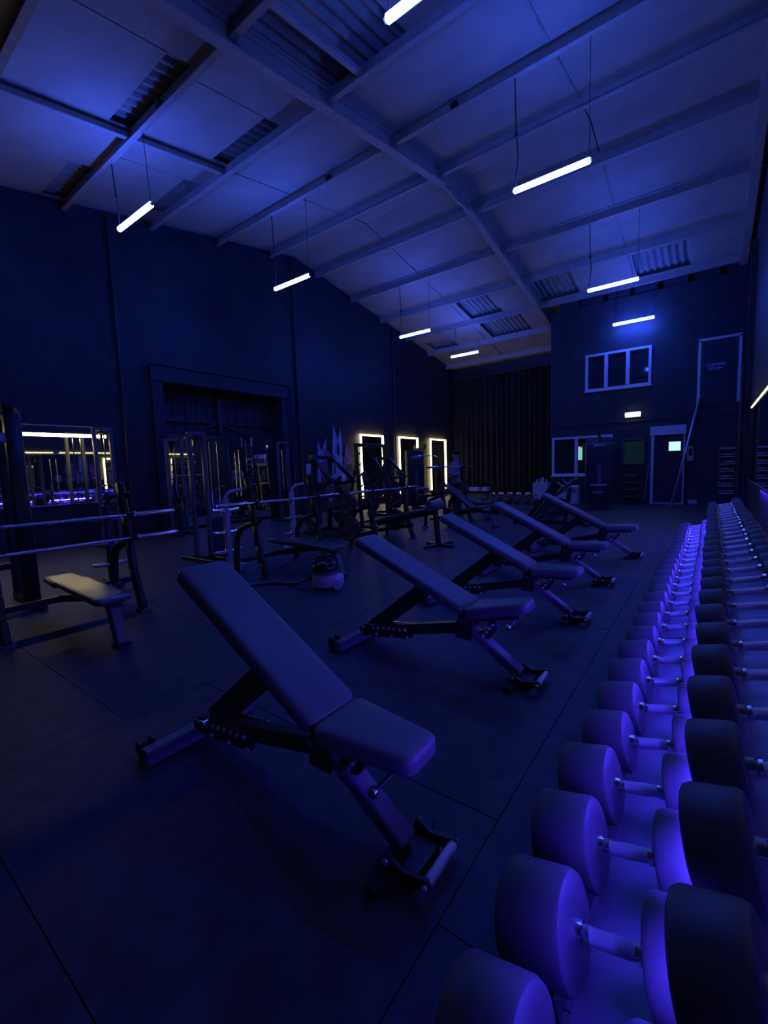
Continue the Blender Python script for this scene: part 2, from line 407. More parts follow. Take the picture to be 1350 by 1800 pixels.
# ground-floor door
x0, x1, z0, z1 = D1
db = MB().box((x0 + .03, YO - .03, 1.06), (0.08, 0.1, 2.12)); db.box((x1 - .0, YO - .01, 1.06), (0.04, 0.05, 2.12))
door1 = struct(db.build('door_1', 'pvc', None, 20))
MB().box(((x0 + x1) / 2 + .0, YO - .04, 2.25), (x1 - x0 + .08, 0.14, 0.27)).build('header_panel', 'pvc', door1)
MB().box(((x0 + x1) / 2, YO + .05, 1.04), (x1 - x0 - .02, 0.05, 2.06)).build('door_leaf', 'black_trim', door1)
MB().box((x1 - 0.24, YO + .02, 1.76), (0.30, 0.02, 0.27)).build('lit_pane', 'office_light', door1)
MB().box((x1 - 0.24, YO + .022, 1.60), (0.36, 0.016, 0.03)).build('pane_bead', 'black_trim', door1)
MB().box(((x0 + x1) / 2, YO - .02, 0.02), (x1 - x0, 0.2, 0.04)).build('threshold', 'aluminium', door1)
MB().cyl((x0 + .16, YO + .0, 0.95), (x0 + .16, YO - .06, 0.95), 0.02).build('door_handle', 'chrome', door1)
# upper door frame with a poster
U = (-0.36, 0.56, 2.92, 4.75)
ub = MB().box((U[0], YO - .02, (U[2] + U[3]) / 2), (0.07, 0.06, U[3] - U[2])); ub.box((U[1], YO - .02, (U[2] + U[3]) / 2 + .0), (0.07, 0.06, U[3] - U[2])); ub.box(((U[0] + U[1]) / 2, YO - .02, U[3]), (U[1] - U[0] + .07, 0.06, 0.07))
door2 = struct(ub.build('door_2', 'pvc', None, 20))
MB().box(((U[0] + U[1]) / 2, YO - .006, (U[2] + U[3]) / 2), (U[1] - U[0] - .06, 0.012, U[3] - U[2])).build('door_leaf', 'black_trim', door2)

def text_mesh(txt, size, m, name, parent, loc, rot):
    cu = bpy.data.curves.new('t', 'FONT'); cu.body = txt; cu.size = size; cu.extrude = 0.002; cu.align_x = 'CENTER'; cu.space_line = 0.95
    o = bpy.data.objects.new('t', cu); COL.objects.link(o)
    bpy.context.view_layer.update()
    me = bpy.data.meshes.new_from_object(o.evaluated_get(bpy.context.evaluated_depsgraph_get()))
    bpy.data.objects.remove(o); me.name = name; me.materials.clear(); me.materials.append(MATS[m])
    t = put(me, name, parent, loc); t.rotation_euler = rot
    return t
ps = thing('poster', 'dark purple poster reading COMING SOON on the upper door', 'poster', (0.02, YO - .016, 3.75))
MB().box((0, 0, 0.40), (0.52, 0.01, 0.80)).build('sheet', 'poster', ps)
text_mesh('COMING\nSOON', 0.115, 'poster_ink', 'lettering', ps, (0, -0.008, 0.24), (PI / 2, 0, 0))
MB().box((0.02, -0.008, 0.66), (0.3, 0.006, 0.08)).build('printed_band', 'poster_ink2' if 'poster_ink2' in MATS else 'poster', ps)

# black curtain across the rest of the far wall
cu = MB(); n = 220; pts = []
for i in range(n + 1):
    x = XL + 0.12 + (XO - 0.25 - XL - .12) * i / n
    pts.append((x, YB - 0.22 + 0.06 * math.sin(i * 0.62 + 0.8 * math.sin(i * 0.13)) + 0.02 * math.sin(i * 1.7)))
fr_ = [(x, y, 0.06) for x, y in pts]; tp = [(x, y, 5.55) for x, y in pts]
cu.v = fr_ + tp; cu.f = [(i, i + 1, n + 2 + i, n + 1 + i) for i in range(n)]
curtain = thing('curtain', 'tall black pleated curtain hanging across the far wall', 'curtain', (0, 0, 0))
cu.build('cloth', 'curtain', curtain, 80)
MB().cyl((XL + .02, YB - .22, 5.6), (XO - .1, YB - .22, 5.6), 0.025).build('rail', 'black_trim', curtain)
for i in range(24):
    x = XL + 0.25 + i * 0.243
    MB().cyl((x, YB - .27, 5.52), (x, YB - .19, 5.62), 0.016, 8).build('hook', 'aluminium', curtain)
for i in range(6):
    tag(MB().box((-8.3 + i * 0.42, YB - .36, 0.035), (0.24, 0.08, 0.07)).build('light_spot_block', 'white_plastic'), 'small white block standing in for a light spot below the black curtain', 'tray', 'white light spot blocks along the curtain')  # white blocks imitate the dotted light spots at the curtain foot

# ================================================================== LIGHTS OF THE PLACE
def batten(x0, x1, y, z, label, group, top_y):
    t = thing('ceiling_light', label, 'light', ((x0 + x1) / 2, y, z), 0, group)
    h = (x1 - x0) / 2
    MB().tube([(-h, 0, 0), (-h + .012, 0, 0), (h - .012, 0, 0), (h, 0, 0)], [0.030, 0.042, 0.042, 0.030], 14).build('tube', 'blue_tube', t)
    for s in (-1, 1):
        MB().cyl((s * (h - .005), 0, 0), (s * (h + .02), 0, 0), 0.026, 12).build('end_cap', 'white_plastic', t)
        zt = zr(top_y) - 0.20 - z; dy = top_y - y
        wob = 0.05 if s < 0 else 0.0
        MB().tube([(s * h * .97, 0, 0.02), (s * h * .97 + wob, dy * .3, zt * .3), (s * h * .97 + wob * .4, dy * .6, zt * .55), (s * h * .97, dy, zt + .02)], 0.011 if s < 0 else 0.005, 6).build('cable' if s < 0 else 'suspension_wire', 'cable', t)
        if s < 0: MB().sph((s * h * .97 + wob * .5, dy * .5, zt * .5), 0.03, 8, (1, 1, 1.6)).build('connector', 'cable', t)
for y, z in ((3.84, 5.66), (7.26, 5.67), (12.48, 5.67), (15.65, 5.56)):
    ty = min(PUR, key=lambda p: abs(p - y))
    k = (z - CAM_H) / 4.1
    batten(-2.53 * k, -1.46 * k, y, z, 'blue LED batten hanging over the adjustable benches', 'battens over the adjustable benches', ty)
    batten(-8.05 * k, -6.95 * k, y, z, 'blue LED batten hanging over the barbell benches by the gable wall', 'battens over the barbell benches', ty)

# wall mirrors with warm LED strips
def wall_mirror(name, label, x, nx, y0, y1, z0, z1, strips, grp=None, led='warm_led'):
    """nx: +1 the glass faces +X, -1 faces -X"""
    t = thing(name, label, 'mirror', (x, (y0 + y1) / 2, z0), 0, grp)
    L, Hh = y1 - y0, z1 - z0
    MB().box((nx * 0.012, 0, Hh / 2), (0.02, L, Hh)).build('glass', 'mirror', t, 20)
    if strips:
        MB().box((nx * 0.016, 0, Hh + .008), (0.034, L + .02, 0.016)).build('top_trim', 'aluminium', t)
        MB().box((nx * 0.016, 0, -.008), (0.034, L + .02, 0.016)).build('bottom_trim', 'aluminium', t)
    for (ya, yb, za, zb) in strips:
        MB().box((nx * 0.035, (ya + yb) / 2 - (y0 + y1) / 2, (za + zb) / 2 - z0), (0.02 if zb - za < 1 and yb - ya > 1.5 else 0.05, yb - ya, zb - za)).build('led_strip', led, t)
    return t
wall_mirror('wall_mirror', 'wide gable wall mirror with a warm LED strip beside the first barbell bench', XL, 1, 0.2, 4.28, 0.89, 2.45, [(0.4, 2.35, 2.24, 2.30), (2.55, 4.15, 2.24, 2.30)])
wall_mirror('doorway_mirror', 'tall unlit mirror standing inside the blocked-up doorway', XL - 0.36, 1, OY0 + .05, OY1 - .05, 0.05, 2.42, [])
for i, (a, b) in enumerate(((12.78, 14.08), (15.3, 16.65), (17.85, 19.2))):
    e = 0.05
    wall_mirror('backlit_mirror', ['backlit upright mirror beside the painted mural', 'backlit upright mirror between the other two backlit mirrors', 'backlit upright mirror beside the black curtain'][i],
                XL + .03, 1, a, b, 0.25, 2.6, [(a - e - .02, a - .02, 0.3, 2.64), (a - e - .02, b + e, 2.62, 2.67), (b + .0, b + e, 0.3, 2.64)], led='warm_led_mid')
wall_mirror('rack_mirror', 'long mirror with a warm LED strip above the dumbbell racks', XR, -1, 4.5, 13.2, 0.86, 2.42, [(4.6 + 2.17 * k, 4.6 + 2.17 * k + 1.95, 2.46, 2.49) for k in range(4)], led='warm_led_dim')
wall_mirror('rack_mirror', 'short mirror with a warm LED strip above the heaviest dumbbells', XR, -1, 0.2, 4.1, 0.86, 2.42, [(0.3, 2.0, 2.46, 2.49), (2.2, 4.0, 2.46, 2.49)], led='warm_led_dim')
# violet LED strips
# emergency light
el = thing('emergency_light', 'glowing white emergency bulkhead light on the office wall', 'light', (-2.03, YO - .002, 2.74))
MB().box((0, -.03, 0.07), (0.44, 0.06, 0.16)).build('housing', 'white_plastic', el)
df = MB(); df.pad(0.42, 0.12, 0.12, 0.05, 0.04, 0.02, Matrix.Translation((-.21, -.055, 0.07)) @ Matrix.Rotation(PI / 2, 4, 'X')); df.build('diffuser', 'bulkhead', el)

# mural: abstract painted shapes, slightly proud of the wall
mu = thing('mural', 'abstract graffiti of pale blue flames and pink blobs on the gable wall', 'mural', (XL + .004, 11.4, 0.9))
def blob(pts, m, dx):
    MB().prism(pts, (dx, 0, 0), (0, 1, 0), (0, 0, 1), 0.006).build('painted_shape', m, mu)
def wobble(cx, cz, rx, rz, seed, n=26, spikes=3, amp=0.25):
    rnd = random.Random(seed); ph = rnd.random() * 6
    return [(cx + rx * (1 + amp * math.sin(spikes * a + ph) + 0.08 * math.sin(5 * a + ph)) * math.cos(a), cz + rz * (1 + amp * math.sin(spikes * a + ph)) * math.sin(a)) for a in [2 * PI * i / n for i in range(n)]]
def flame(cx, z0, h, wd, lean):
    L = []; n = 10
    for i in range(n + 1):
        t = i / n; L.append((cx + lean * t * t - wd * math.sin(PI * min(1, .25 + .75 * t)) * (1 - .6 * t), z0 + h * t))
    Rr = [(cx + lean * t * t + wd * math.sin(PI * min(1, .25 + .75 * t)) * (1 - .55 * t), z0 + h * t) for t in [i / n for i in range(n)]]
    return L + Rr[::-1]
blob(wobble(-0.55, 0.75, 0.34, 0.42, 1), 'paint_pink', 0.002)
blob(wobble(0.05, 0.62, 0.36, 0.44, 5, spikes=4, amp=.15), 'paint_pale', 0.004)
blob(wobble(0.62, 0.95, 0.20, 0.36, 9), 'paint_pink', 0.002)
for a in ((0.02, 0.9, 1.15, .20, -0.10), (0.2, 1.0, 0.95, .17, 0.10), (-0.75, 0.75, 0.72, .13, -0.12), (-0.6, 0.8, 0.8, .12, 0.18), (-0.2, 0.2, 0.75, .16, 0.1), (0.35, 0.0, 0.7, .14, 0.12), (-0.85, 0.1, 0.6, .1, -0.05)):
    blob(flame(*a), 'paint_pale', 0.006)
blob(wobble(-0.45, 0.95, 0.16, 0.26, 3), 'paint_pink', 0.008)
for a in ((0.1, 1.05, 0.5, .04, 0.02), (-0.1, .35, .4, .05, 0.05), (0.25, .45, .3, .04, -.05)):
    blob(flame(*a), 'paint_dark', 0.010)
tag(MB().box((XL + .01, 10.1, 1.42), (0.012, 0.26, 0.40)).build('notice', 'paper'), 'pale paper notice pinned on the gable wall beside the mural', 'notice')

# ================================================================== ADJUSTABLE BENCHES
def rotY(a): return Matrix.Rotation(a, 4, 'Y')
STUD = MB().sph((0, -0.006, 0), 0.0125, 10).mesh('stud', 'stud')
def adjustable_bench(loc, label, back_deg, seat_deg, rotz=0):
    t = thing('adjustable_bench', label, 'bench', loc, rotz, 'adjustable benches facing the dumbbell racks')
    # rear foot on wheels
    rf = MB().bar((-0.70, -0.31, 0.045), (-0.70, 0.31, 0.045), 0.075, 0.075).build('rear_foot', 'grey_metal', t)
    for s in (-1, 1):
        for q in (0.24, 0.30): MB().box((-0.755, s * q, 0.075), (0.05, 0.012, 0.06)).build('wheel_bracket', 'black_metal', rf)
        MB().lathe([(0.012, -.022), (0.036, -.022), (0.042, -.014), (0.042, .014), (0.036, .022), (0.012, .022)], (-0.775, s * 0.27, 0.045), (0, 1, 0), 18).build('wheel', 'rubber_black', rf)
    MB().bar((-0.68, 0, 0.085), (0.27, 0, 0.30), 0.07, 0.075).build('spine', 'black_metal', t)
    # toothed side plates along the spine
    for s in (-1, 1):
        y = s * 0.055
        pl = MB().prism([(-0.67, 0.07), (-0.20, 0.13), (-0.165, 0.155), (-0.20, 0.215), (-0.62, 0.165), (-0.67, 0.14)], (0, y, 0), (1, 0, 0), (0, 0, 1), 0.012).build('adjust_plate', 'black_metal', t)
        for k in range(9):
            o = put(STUD, 'stud', pl, (-0.63 + k * 0.05, y + (-0.006 if s < 0 else 0.006), 0.142 + k * 0.0065)); o.rotation_euler = (0, 0, PI if s > 0 else 0)
        for k in range(4):
            o = put(STUD, 'stud', pl, (-0.645 + k * 0.145, y + (-0.006 if s < 0 else 0.006), 0.092 + k * 0.016)); o.rotation_euler = (0, 0, PI if s > 0 else 0)
        MB().tube([(-0.22, y, 0.155), (-0.26, y, 0.205), (-0.57, y, 0.165)], 0.005, 6).build('guide_rod', 'chrome', pl)
    # backrest
    a = math.radians(back_deg); ca, sa = math.cos(a), math.sin(a)
    hz = 0.405; hx = 0.27
    M = Matrix.Translation((hx, 0, hz)) @ rotY(a) @ Matrix.Rotation(PI, 4, 'Z')      # local x runs up the backrest
    def bp(d, h): return (hx - d * ca + h * sa, 0, hz + d * sa + h * ca)
    bk = MB().pad(1.02, 0.275, 0.275, 0.06, 0.05, 0.022, M).build('backrest', 'vinyl', t, 60)
    MB().bar(bp(0.02, -0.02), bp(0.86, -0.02), 0.09, 0.04, up=(sa, 0, ca)).build('backrest_frame', 'black_metal', t)
    # strut from the spine to the backrest
    d = 0.36; top = Vector(bp(d, -0.03)); bot = Vector((-0.52, 0, 0.175))
    for s in (-1, 1):
        MB().bar(bot + V(0, s * 0.04, 0), top + V(0, s * 0.04, 0), 0.014, 0.105, up=(-0.4, 0, 1)).build('strut', 'black_metal', t)
    MB().bar(bot + (top - bot) * 0.25, top, 0.07, 0.085, up=(-0.4, 0, 1)).build('strut_core', 'black_metal', t)
    MB().cyl(bot + V(0, -0.10, 0), bot + V(0, 0.10, 0), 0.014, 10).build('locking_bar', 'chrome', t)
    MB().lathe([(0.0, 0), (0.02, 0.002), (0.024, 0.02), (0.0, 0.026)], bot + V(-.02, -0.10, 0), (0, -1, 0), 12).build('knob', 'black_plastic', t)
    # seat
    b = math.radians(seat_deg)
    Ms = Matrix.Translation((0.285, 0, 0.385)) @ rotY(-b)
    MB().pad(0.42, 0.285, 0.20, 0.072, 0.045, 0.022, Ms).build('seat', 'vinyl', t, 60)
    MB().bar(Ms @ V(0.02, 0, -0.02), Ms @ V(0.34, 0, -0.02), 0.07, 0.04).build('seat_frame', 'black_metal', t)
    MB().cyl(Ms @ V(0.30, -0.02, -0.055), Ms @ V(0.30, -0.135, -0.055), 0.008, 8).build('seat_pin', 'chrome', t)
    MB().sph(Ms @ V(0.30, -0.14, -0.055), 0.02, 10).build('pin_knob', 'chrome', t)
    qd = MB().prism([(0.30, 0.26), (0.34, 0.22), (0.42, 0.25), (0.47, 0.33), (0.46, 0.38), (0.42, 0.38), (0.41, 0.32)], (0, 0, 0), (1, 0, 0), (0, 0, 1), 0.05).build('seat_quadrant', 'black_metal', t)
    for k in range(4):
        put(STUD, 'stud', qd, (0.375 + 0.022 * k, -0.025, 0.265 + 0.028 * k))
    # pivot and front leg
    MB().cyl((0.255, -0.10, 0.365), (0.255, 0.10, 0.365), 0.026, 14).build('pivot', 'black_metal', t)
    for s in (-1, 1):
        MB().lathe([(0.0, 0), (0.018, 0.001), (0.018, 0.012), (0.0, 0.014)], (0.255, s * 0.10, 0.365), (0, s, 0), 10).build('pivot_bolt', 'chrome', t)
        MB().prism([(0.18, 0.22), (0.30, 0.22), (0.31, 0.38), (0.21, 0.40)], (0, s * 0.048, 0), (1, 0, 0), (0, 0, 1), 0.01).build('gusset', 'black_metal', t)
    MB().bar((0.19, 0, 0.345), (0.615, 0, 0.055), 0.085, 0.06).build('front_leg', 'grey_metal', t)
    ff = MB().prism([(0.55, -0.06), (0.57, -0.19), (0.615, -0.20), (0.65, -0.10), (0.70, -0.09), (0.70, 0.09), (0.65, 0.10), (0.615, 0.20), (0.57, 0.19), (0.55, 0.06)], (0, 0, 0.018), (1, 0, 0), (0, 1, 0), 0.028).build('front_foot', 'black_metal', t)
    for s in (-1, 1):
        MB().prism([(0.58, 0.03), (0.60, 0.085), (0.66, 0.055), (0.76, 0.075), (0.775, 0.05), (0.76, 0.03), (0.66, 0.015), (0.60, 0.01)], (0, s * 0.095, 0), (1, 0, 0), (0, 0, 1), 0.014).build('handle_arm', 'black_metal', ff)
        o = put(STUD, 'stud', ff, (0.60, s * 0.102, 0.06)); o.rotation_euler = (0, 0, PI if s > 0 else 0)
        o = put(STUD, 'stud', ff, (0.755, s * 0.102, 0.052)); o.rotation_euler = (0, 0, PI if s > 0 else 0)
    MB().cyl((0.755, -0.09, 0.052), (0.755, 0.09, 0.052), 0.019, 14).build('roller_handle', 'knurl', t)
    return t
adjustable_bench((-1.45, 1.19, 0), 'large adjustable bench fifth from the office block with near-flat seat', 29.5, 0)
adjustable_bench((-1.56, 2.68, 0), 'adjustable bench fourth from the office block with its seat tipped up', 24, 13)
adjustable_bench((-1.57, 4.02, 0), 'adjustable bench third from the office block, bright blue sheen on backrest', 26, 3)
adjustable_bench((-1.60, 5.42, 0), 'adjustable bench second from the office block', 27, 3)
adjustable_bench((-1.50, 7.10, 0), 'adjustable bench nearest the office block', 27, 3)
o5 = adjustable_bench((-5.1, 10.5, 0), 'dark adjustable bench standing apart among the barbell benches', 27, 2); del o5['group']

# ================================================================== DUMBBELLS AND RACKS
def dumbbell_proto(r, wd, hl):
    """axis along x, returns meshes"""
    h = hl / 2
    hd = MB().lathe([(0.02, h), (r * .86, h), (r * .955, h + .004), (r, h + .014), (r, h + wd - .016), (r * .95, h + wd - .005), (r * .84, h + wd), (r * .5, h + wd), (r * .48, h + wd - .004), (0.0, h + wd - .004)], (0, 0, r), (1, 0, 0), 32).mesh('head', 'urethane', 35)
    hn = MB().tube([(-h, 0, r), (-h * .55, 0, r), (0, 0, r), (h * .55, 0, r), (h, 0, r)], [0.0145, 0.0165, 0.018, 0.0165, 0.0145], 14).mesh('handle', 'knurl')
    cl = MB().lathe([(0.014, h - .030), (0.021, h - .030), (0.021, h - .022), (0.018, h - .020), (0.024, h - .016), (0.026, h), (0.014, h + .001)], (0, 0, r), (1, 0, 0), 16).mesh('collar', 'chrome')
    return hd, hn, cl
TILT = math.radians(14)
def dumbbell(meshes, loc, label, group, r=None):
    t = thing('dumbbell', label, 'dumbbell', loc, 0, group)
    if r is not None:                       # loc is the axis centre, the tier slopes toward the user
        t.location = (loc[0] + r * math.sin(TILT), loc[1], loc[2] - r * math.cos(TILT)); t.rotation_euler = (0, -TILT, 0)
    hd, hn, cl = meshes
    for s in (0, 1):
        put(hd, 'head', t, rotz=PI * s); put(cl, 'collar', t, rotz=PI * s)
    put(hn, 'handle', t)
    return t
LO = [dumbbell_proto(0.112 - 0.008 * k, 0.150 - 0.004 * k, 0.150) for k in range(6)]
UP = [dumbbell_proto(0.098 - 0.0055 * k, 0.106 - 0.003 * k, 0.182) for k in range(6)]
ZLO, ZUP, XLO, XUP = 0.385, 0.705, -0.135, 0.176
loy = [0.665 + 0.27 * i for i in range(28)]
upy = [0.71 + 0.27 * i for i in range(28)]
def lrad(i): return 0.112 - 0.008 * min(5, i // 4)
def urad(i): return 0.098 - 0.0055 * min(5, i // 5)
for i, y in enumerate(loy):
    j = random.uniform(-.006, .006)
    dumbbell(LO[min(5, i // 4)], (XLO + j, y, ZLO + j * math.tan(TILT)), 'round black dumbbell with chrome handle on the violet-lit lower tier', 'dumbbells on the lower tier', lrad(i))
for i, y in enumerate(upy):
    j = random.uniform(-.006, .006)
    dumbbell(UP[min(5, i // 5)], (XUP + j, y, ZUP + j * math.tan(TILT)), 'round black dumbbell with chrome handle on the upper tier', 'dumbbells on the upper tier', urad(i))
SADL = {}
def saddle(r, depth):
    """cradle under a head of radius r; origin at the head's lowest line, foot at depth below the dumbbell axis"""
    if (r, depth) not in SADL:
        top = [(r * math.sin(a), r - (r - 0.0012) * math.cos(a)) for a in [math.radians(d) for d in (40, 25, 12, 0, -12, -25, -40)]]
        hw = r * math.sin(math.radians(40)) + 0.012
        SADL[(r, depth)] = MB().prism([(-hw, -(depth - r)), (hw, -(depth - r)), (hw, top[0][1] + .002)] + top + [(-hw, top[0][1] + .002)], (0, 0, 0), (0, 1, 0), (0, 0, 1), 0.05).mesh('saddle', 'black_plastic', 20)
    return SADL[(r, depth)]
for u, (y0, y1) in enumerate(((0.50, 3.25), (3.25, 5.68), (5.68, 8.14))):
    t = thing('dumbbell_rack', ['two-tier grey dumbbell rack carrying the heaviest dumbbells', 'two-tier grey dumbbell rack between the other two racks', 'two-tier grey dumbbell rack nearest the office block'][u], 'rack', (0.1, y0, 0), 0, 'dumbbell racks along the wall')
    L = y1 - y0
    for yy in (0.03, L - 0.03):
        MB().bar((-0.40, yy, 0.03), (0.42, yy, 0.03), 0.04, 0.06).build('foot', 'rack_paint', t)
        MB().bar((0.40, yy, 0.05), (0.24, yy, 0.60), 0.04, 0.08).build('upright', 'rack_paint', t)
        MB().bar((-0.34, yy, 0.05), (0.25, yy, 0.54), 0.04, 0.06).build('brace', 'rack_paint', t)
    RT = Matrix.Rotation(-TILT, 3, 'Y')
    def tier(xc, zc, m_, dx):          # point on a sloping tier: dx along the dumbbell axis
        return (xc - 0.1 + dx * math.cos(TILT), 0, zc + dx * math.sin(TILT))
    for (xc, zc, dxs) in ((XLO, ZLO - 0.155, (-0.15, 0.15)), (XUP, ZUP - 0.125, (-0.02, 0.14))):
        for dx in dxs:
            p = tier(xc, zc, 0, dx); MB().bar((p[0], 0.0, p[2]), (p[0], L - .01, p[2]), 0.045, 0.035).build('rail', 'rack_paint', t)
    p = tier(XLO, ZLO - 0.130, 0, 0.035); MB().box((p[0], L / 2, p[2]), (0.20, L - .06, 0.006), RT).build('tray', 'rack_paint', t)
    p = tier(XUP, ZUP - 0.104, 0, 0.02); MB().box((p[0], L / 2, p[2]), (0.36, L - .02, 0.006), RT).build('tray', 'rack_paint', t)
    p = tier(XUP, ZUP - 0.111, 0, -0.14); MB().box((p[0], L / 2, p[2]), (0.017, L - .08, 0.008), RT).build('led_strip', 'violet_led', t)
    for i, y in enumerate(loy):
        if y0 < y < y1:
            for sd in (-1, 1):
                p = tier(XLO + lrad(i) * math.sin(TILT), ZLO - lrad(i) * math.cos(TILT), 0, sd * 0.145)
                o = put(saddle(lrad(i), 0.142), 'saddle', t, (p[0], y - y0, p[2])); o.rotation_euler = (0, -TILT, 0)
    for i, y in enumerate(upy):
        if y0 < y < y1:
            for sd in (-1, 1):
                p = tier(XUP + urad(i) * math.sin(TILT), ZUP - urad(i) * math.cos(TILT), 0, sd * 0.14)
                o = put(saddle(urad(i), 0.105), 'saddle', t, (p[0], y - y0, p[2])); o.rotation_euler = (0, -TILT, 0)
for ya, yb, lb_ in ((0.40, 4.18, 'violet LED strip behind an added black shade under the short mirror by the heaviest dumbbells'), (4.42, 10.40, 'violet LED strip behind an added black shade under the long rack mirror')):
    vs = thing('violet_led_strip', lb_, 'LED strip', (XR, (ya + yb) / 2, 0.806)); Lv = yb - ya
    MB().box((-.010, 0, 0.022), (0.016, Lv, 0.012)).build('diode_strip', 'violet_led', vs)
    MB().box((-.022, 0, 0.035), (0.044, Lv + .004, 0.006)).build('added_shade_cap', 'black_trim', vs)
    MB().box((-.042, 0, 0.025), (0.004, Lv + .004, 0.018)).build('added_shade_lip', 'black_trim', vs)  # cap and lip added to hide the diodes and throw their light down
# small dumbbell tower by the office wall
tw = thing('dumbbell_tower', 'narrow upright tower rack of small dumbbells by the office wall', 'rack', (0.36, 15.35, 0))
for s in (-1, 1):
    MB().bar((s * 0.11, 0.06, 0.05), (s * 0.11, 0.12, 1.62), 0.05, 0.05, up=(0, 1, 0)).build('upright', 'black_metal', tw)
    MB().bar((s * 0.11, -0.28, 0.03), (s * 0.11, 0.3, 0.03), 0.05, 0.05).build('foot', 'black_metal', tw)
MB().box((0, 0.10, 1.62), (0.34, 0.16, 0.05)).build('top_cap', 'pale_metal', tw)
ST = dumbbell_proto(0.055, 0.075, 0.26)
for k in range(6):
    z = 0.42 + 0.20 * k
    MB().bar((-0.13, -0.02, z - .03), (0.13, -0.02, z - .03), 0.10, 0.02).build('shelf', 'grey_metal', tw)
    MB().bar((-0.17, -0.085, z - .028), (0.17, -0.085, z - .028), 0.03, 0.024).build('shelf_lip', 'pvc', tw)
    dumbbell(ST, (0.36, 15.32, z - 0.02 - 0.001), 'small black dumbbell with chrome handle on the tower rack', 'dumbbells on the tower rack')

# ================================================================== BARBELLS AND BARBELL BENCHES
PLATE = {}
def weight_plate(loc, r, ax, label, group):
    if r not in PLATE:
        a = MB().lathe([(0.026, -.018), (0.05, -.024), (0.055, -.014), (r * .62, -.011), (r * .72, -.012), (r * .80, -.022), (r * .97, -.022), (r, -.016), (r, .016), (r * .97, .022), (r * .80, .022), (r * .72, .012), (r * .62, .011), (0.055, .014), (0.05, .024), (0.026, .018)], (0, 0, 0), (0, 1, 0), 32).mesh('disc', 'cast_iron', 30)
        b = MB().lathe([(0.026, -.026), (0.040, -.026), (0.042, .026), (0.026, .026)], (0, 0, 0), (0, 1, 0), 16).mesh('hub', 'chrome')
        PLATE[r] = (a, b)
    t = thing('weight_plate', label, 'weight plate', loc, ax, group)
    put(PLATE[r][0], 'disc', t); put(PLATE[r][1], 'hub', t)
    return t

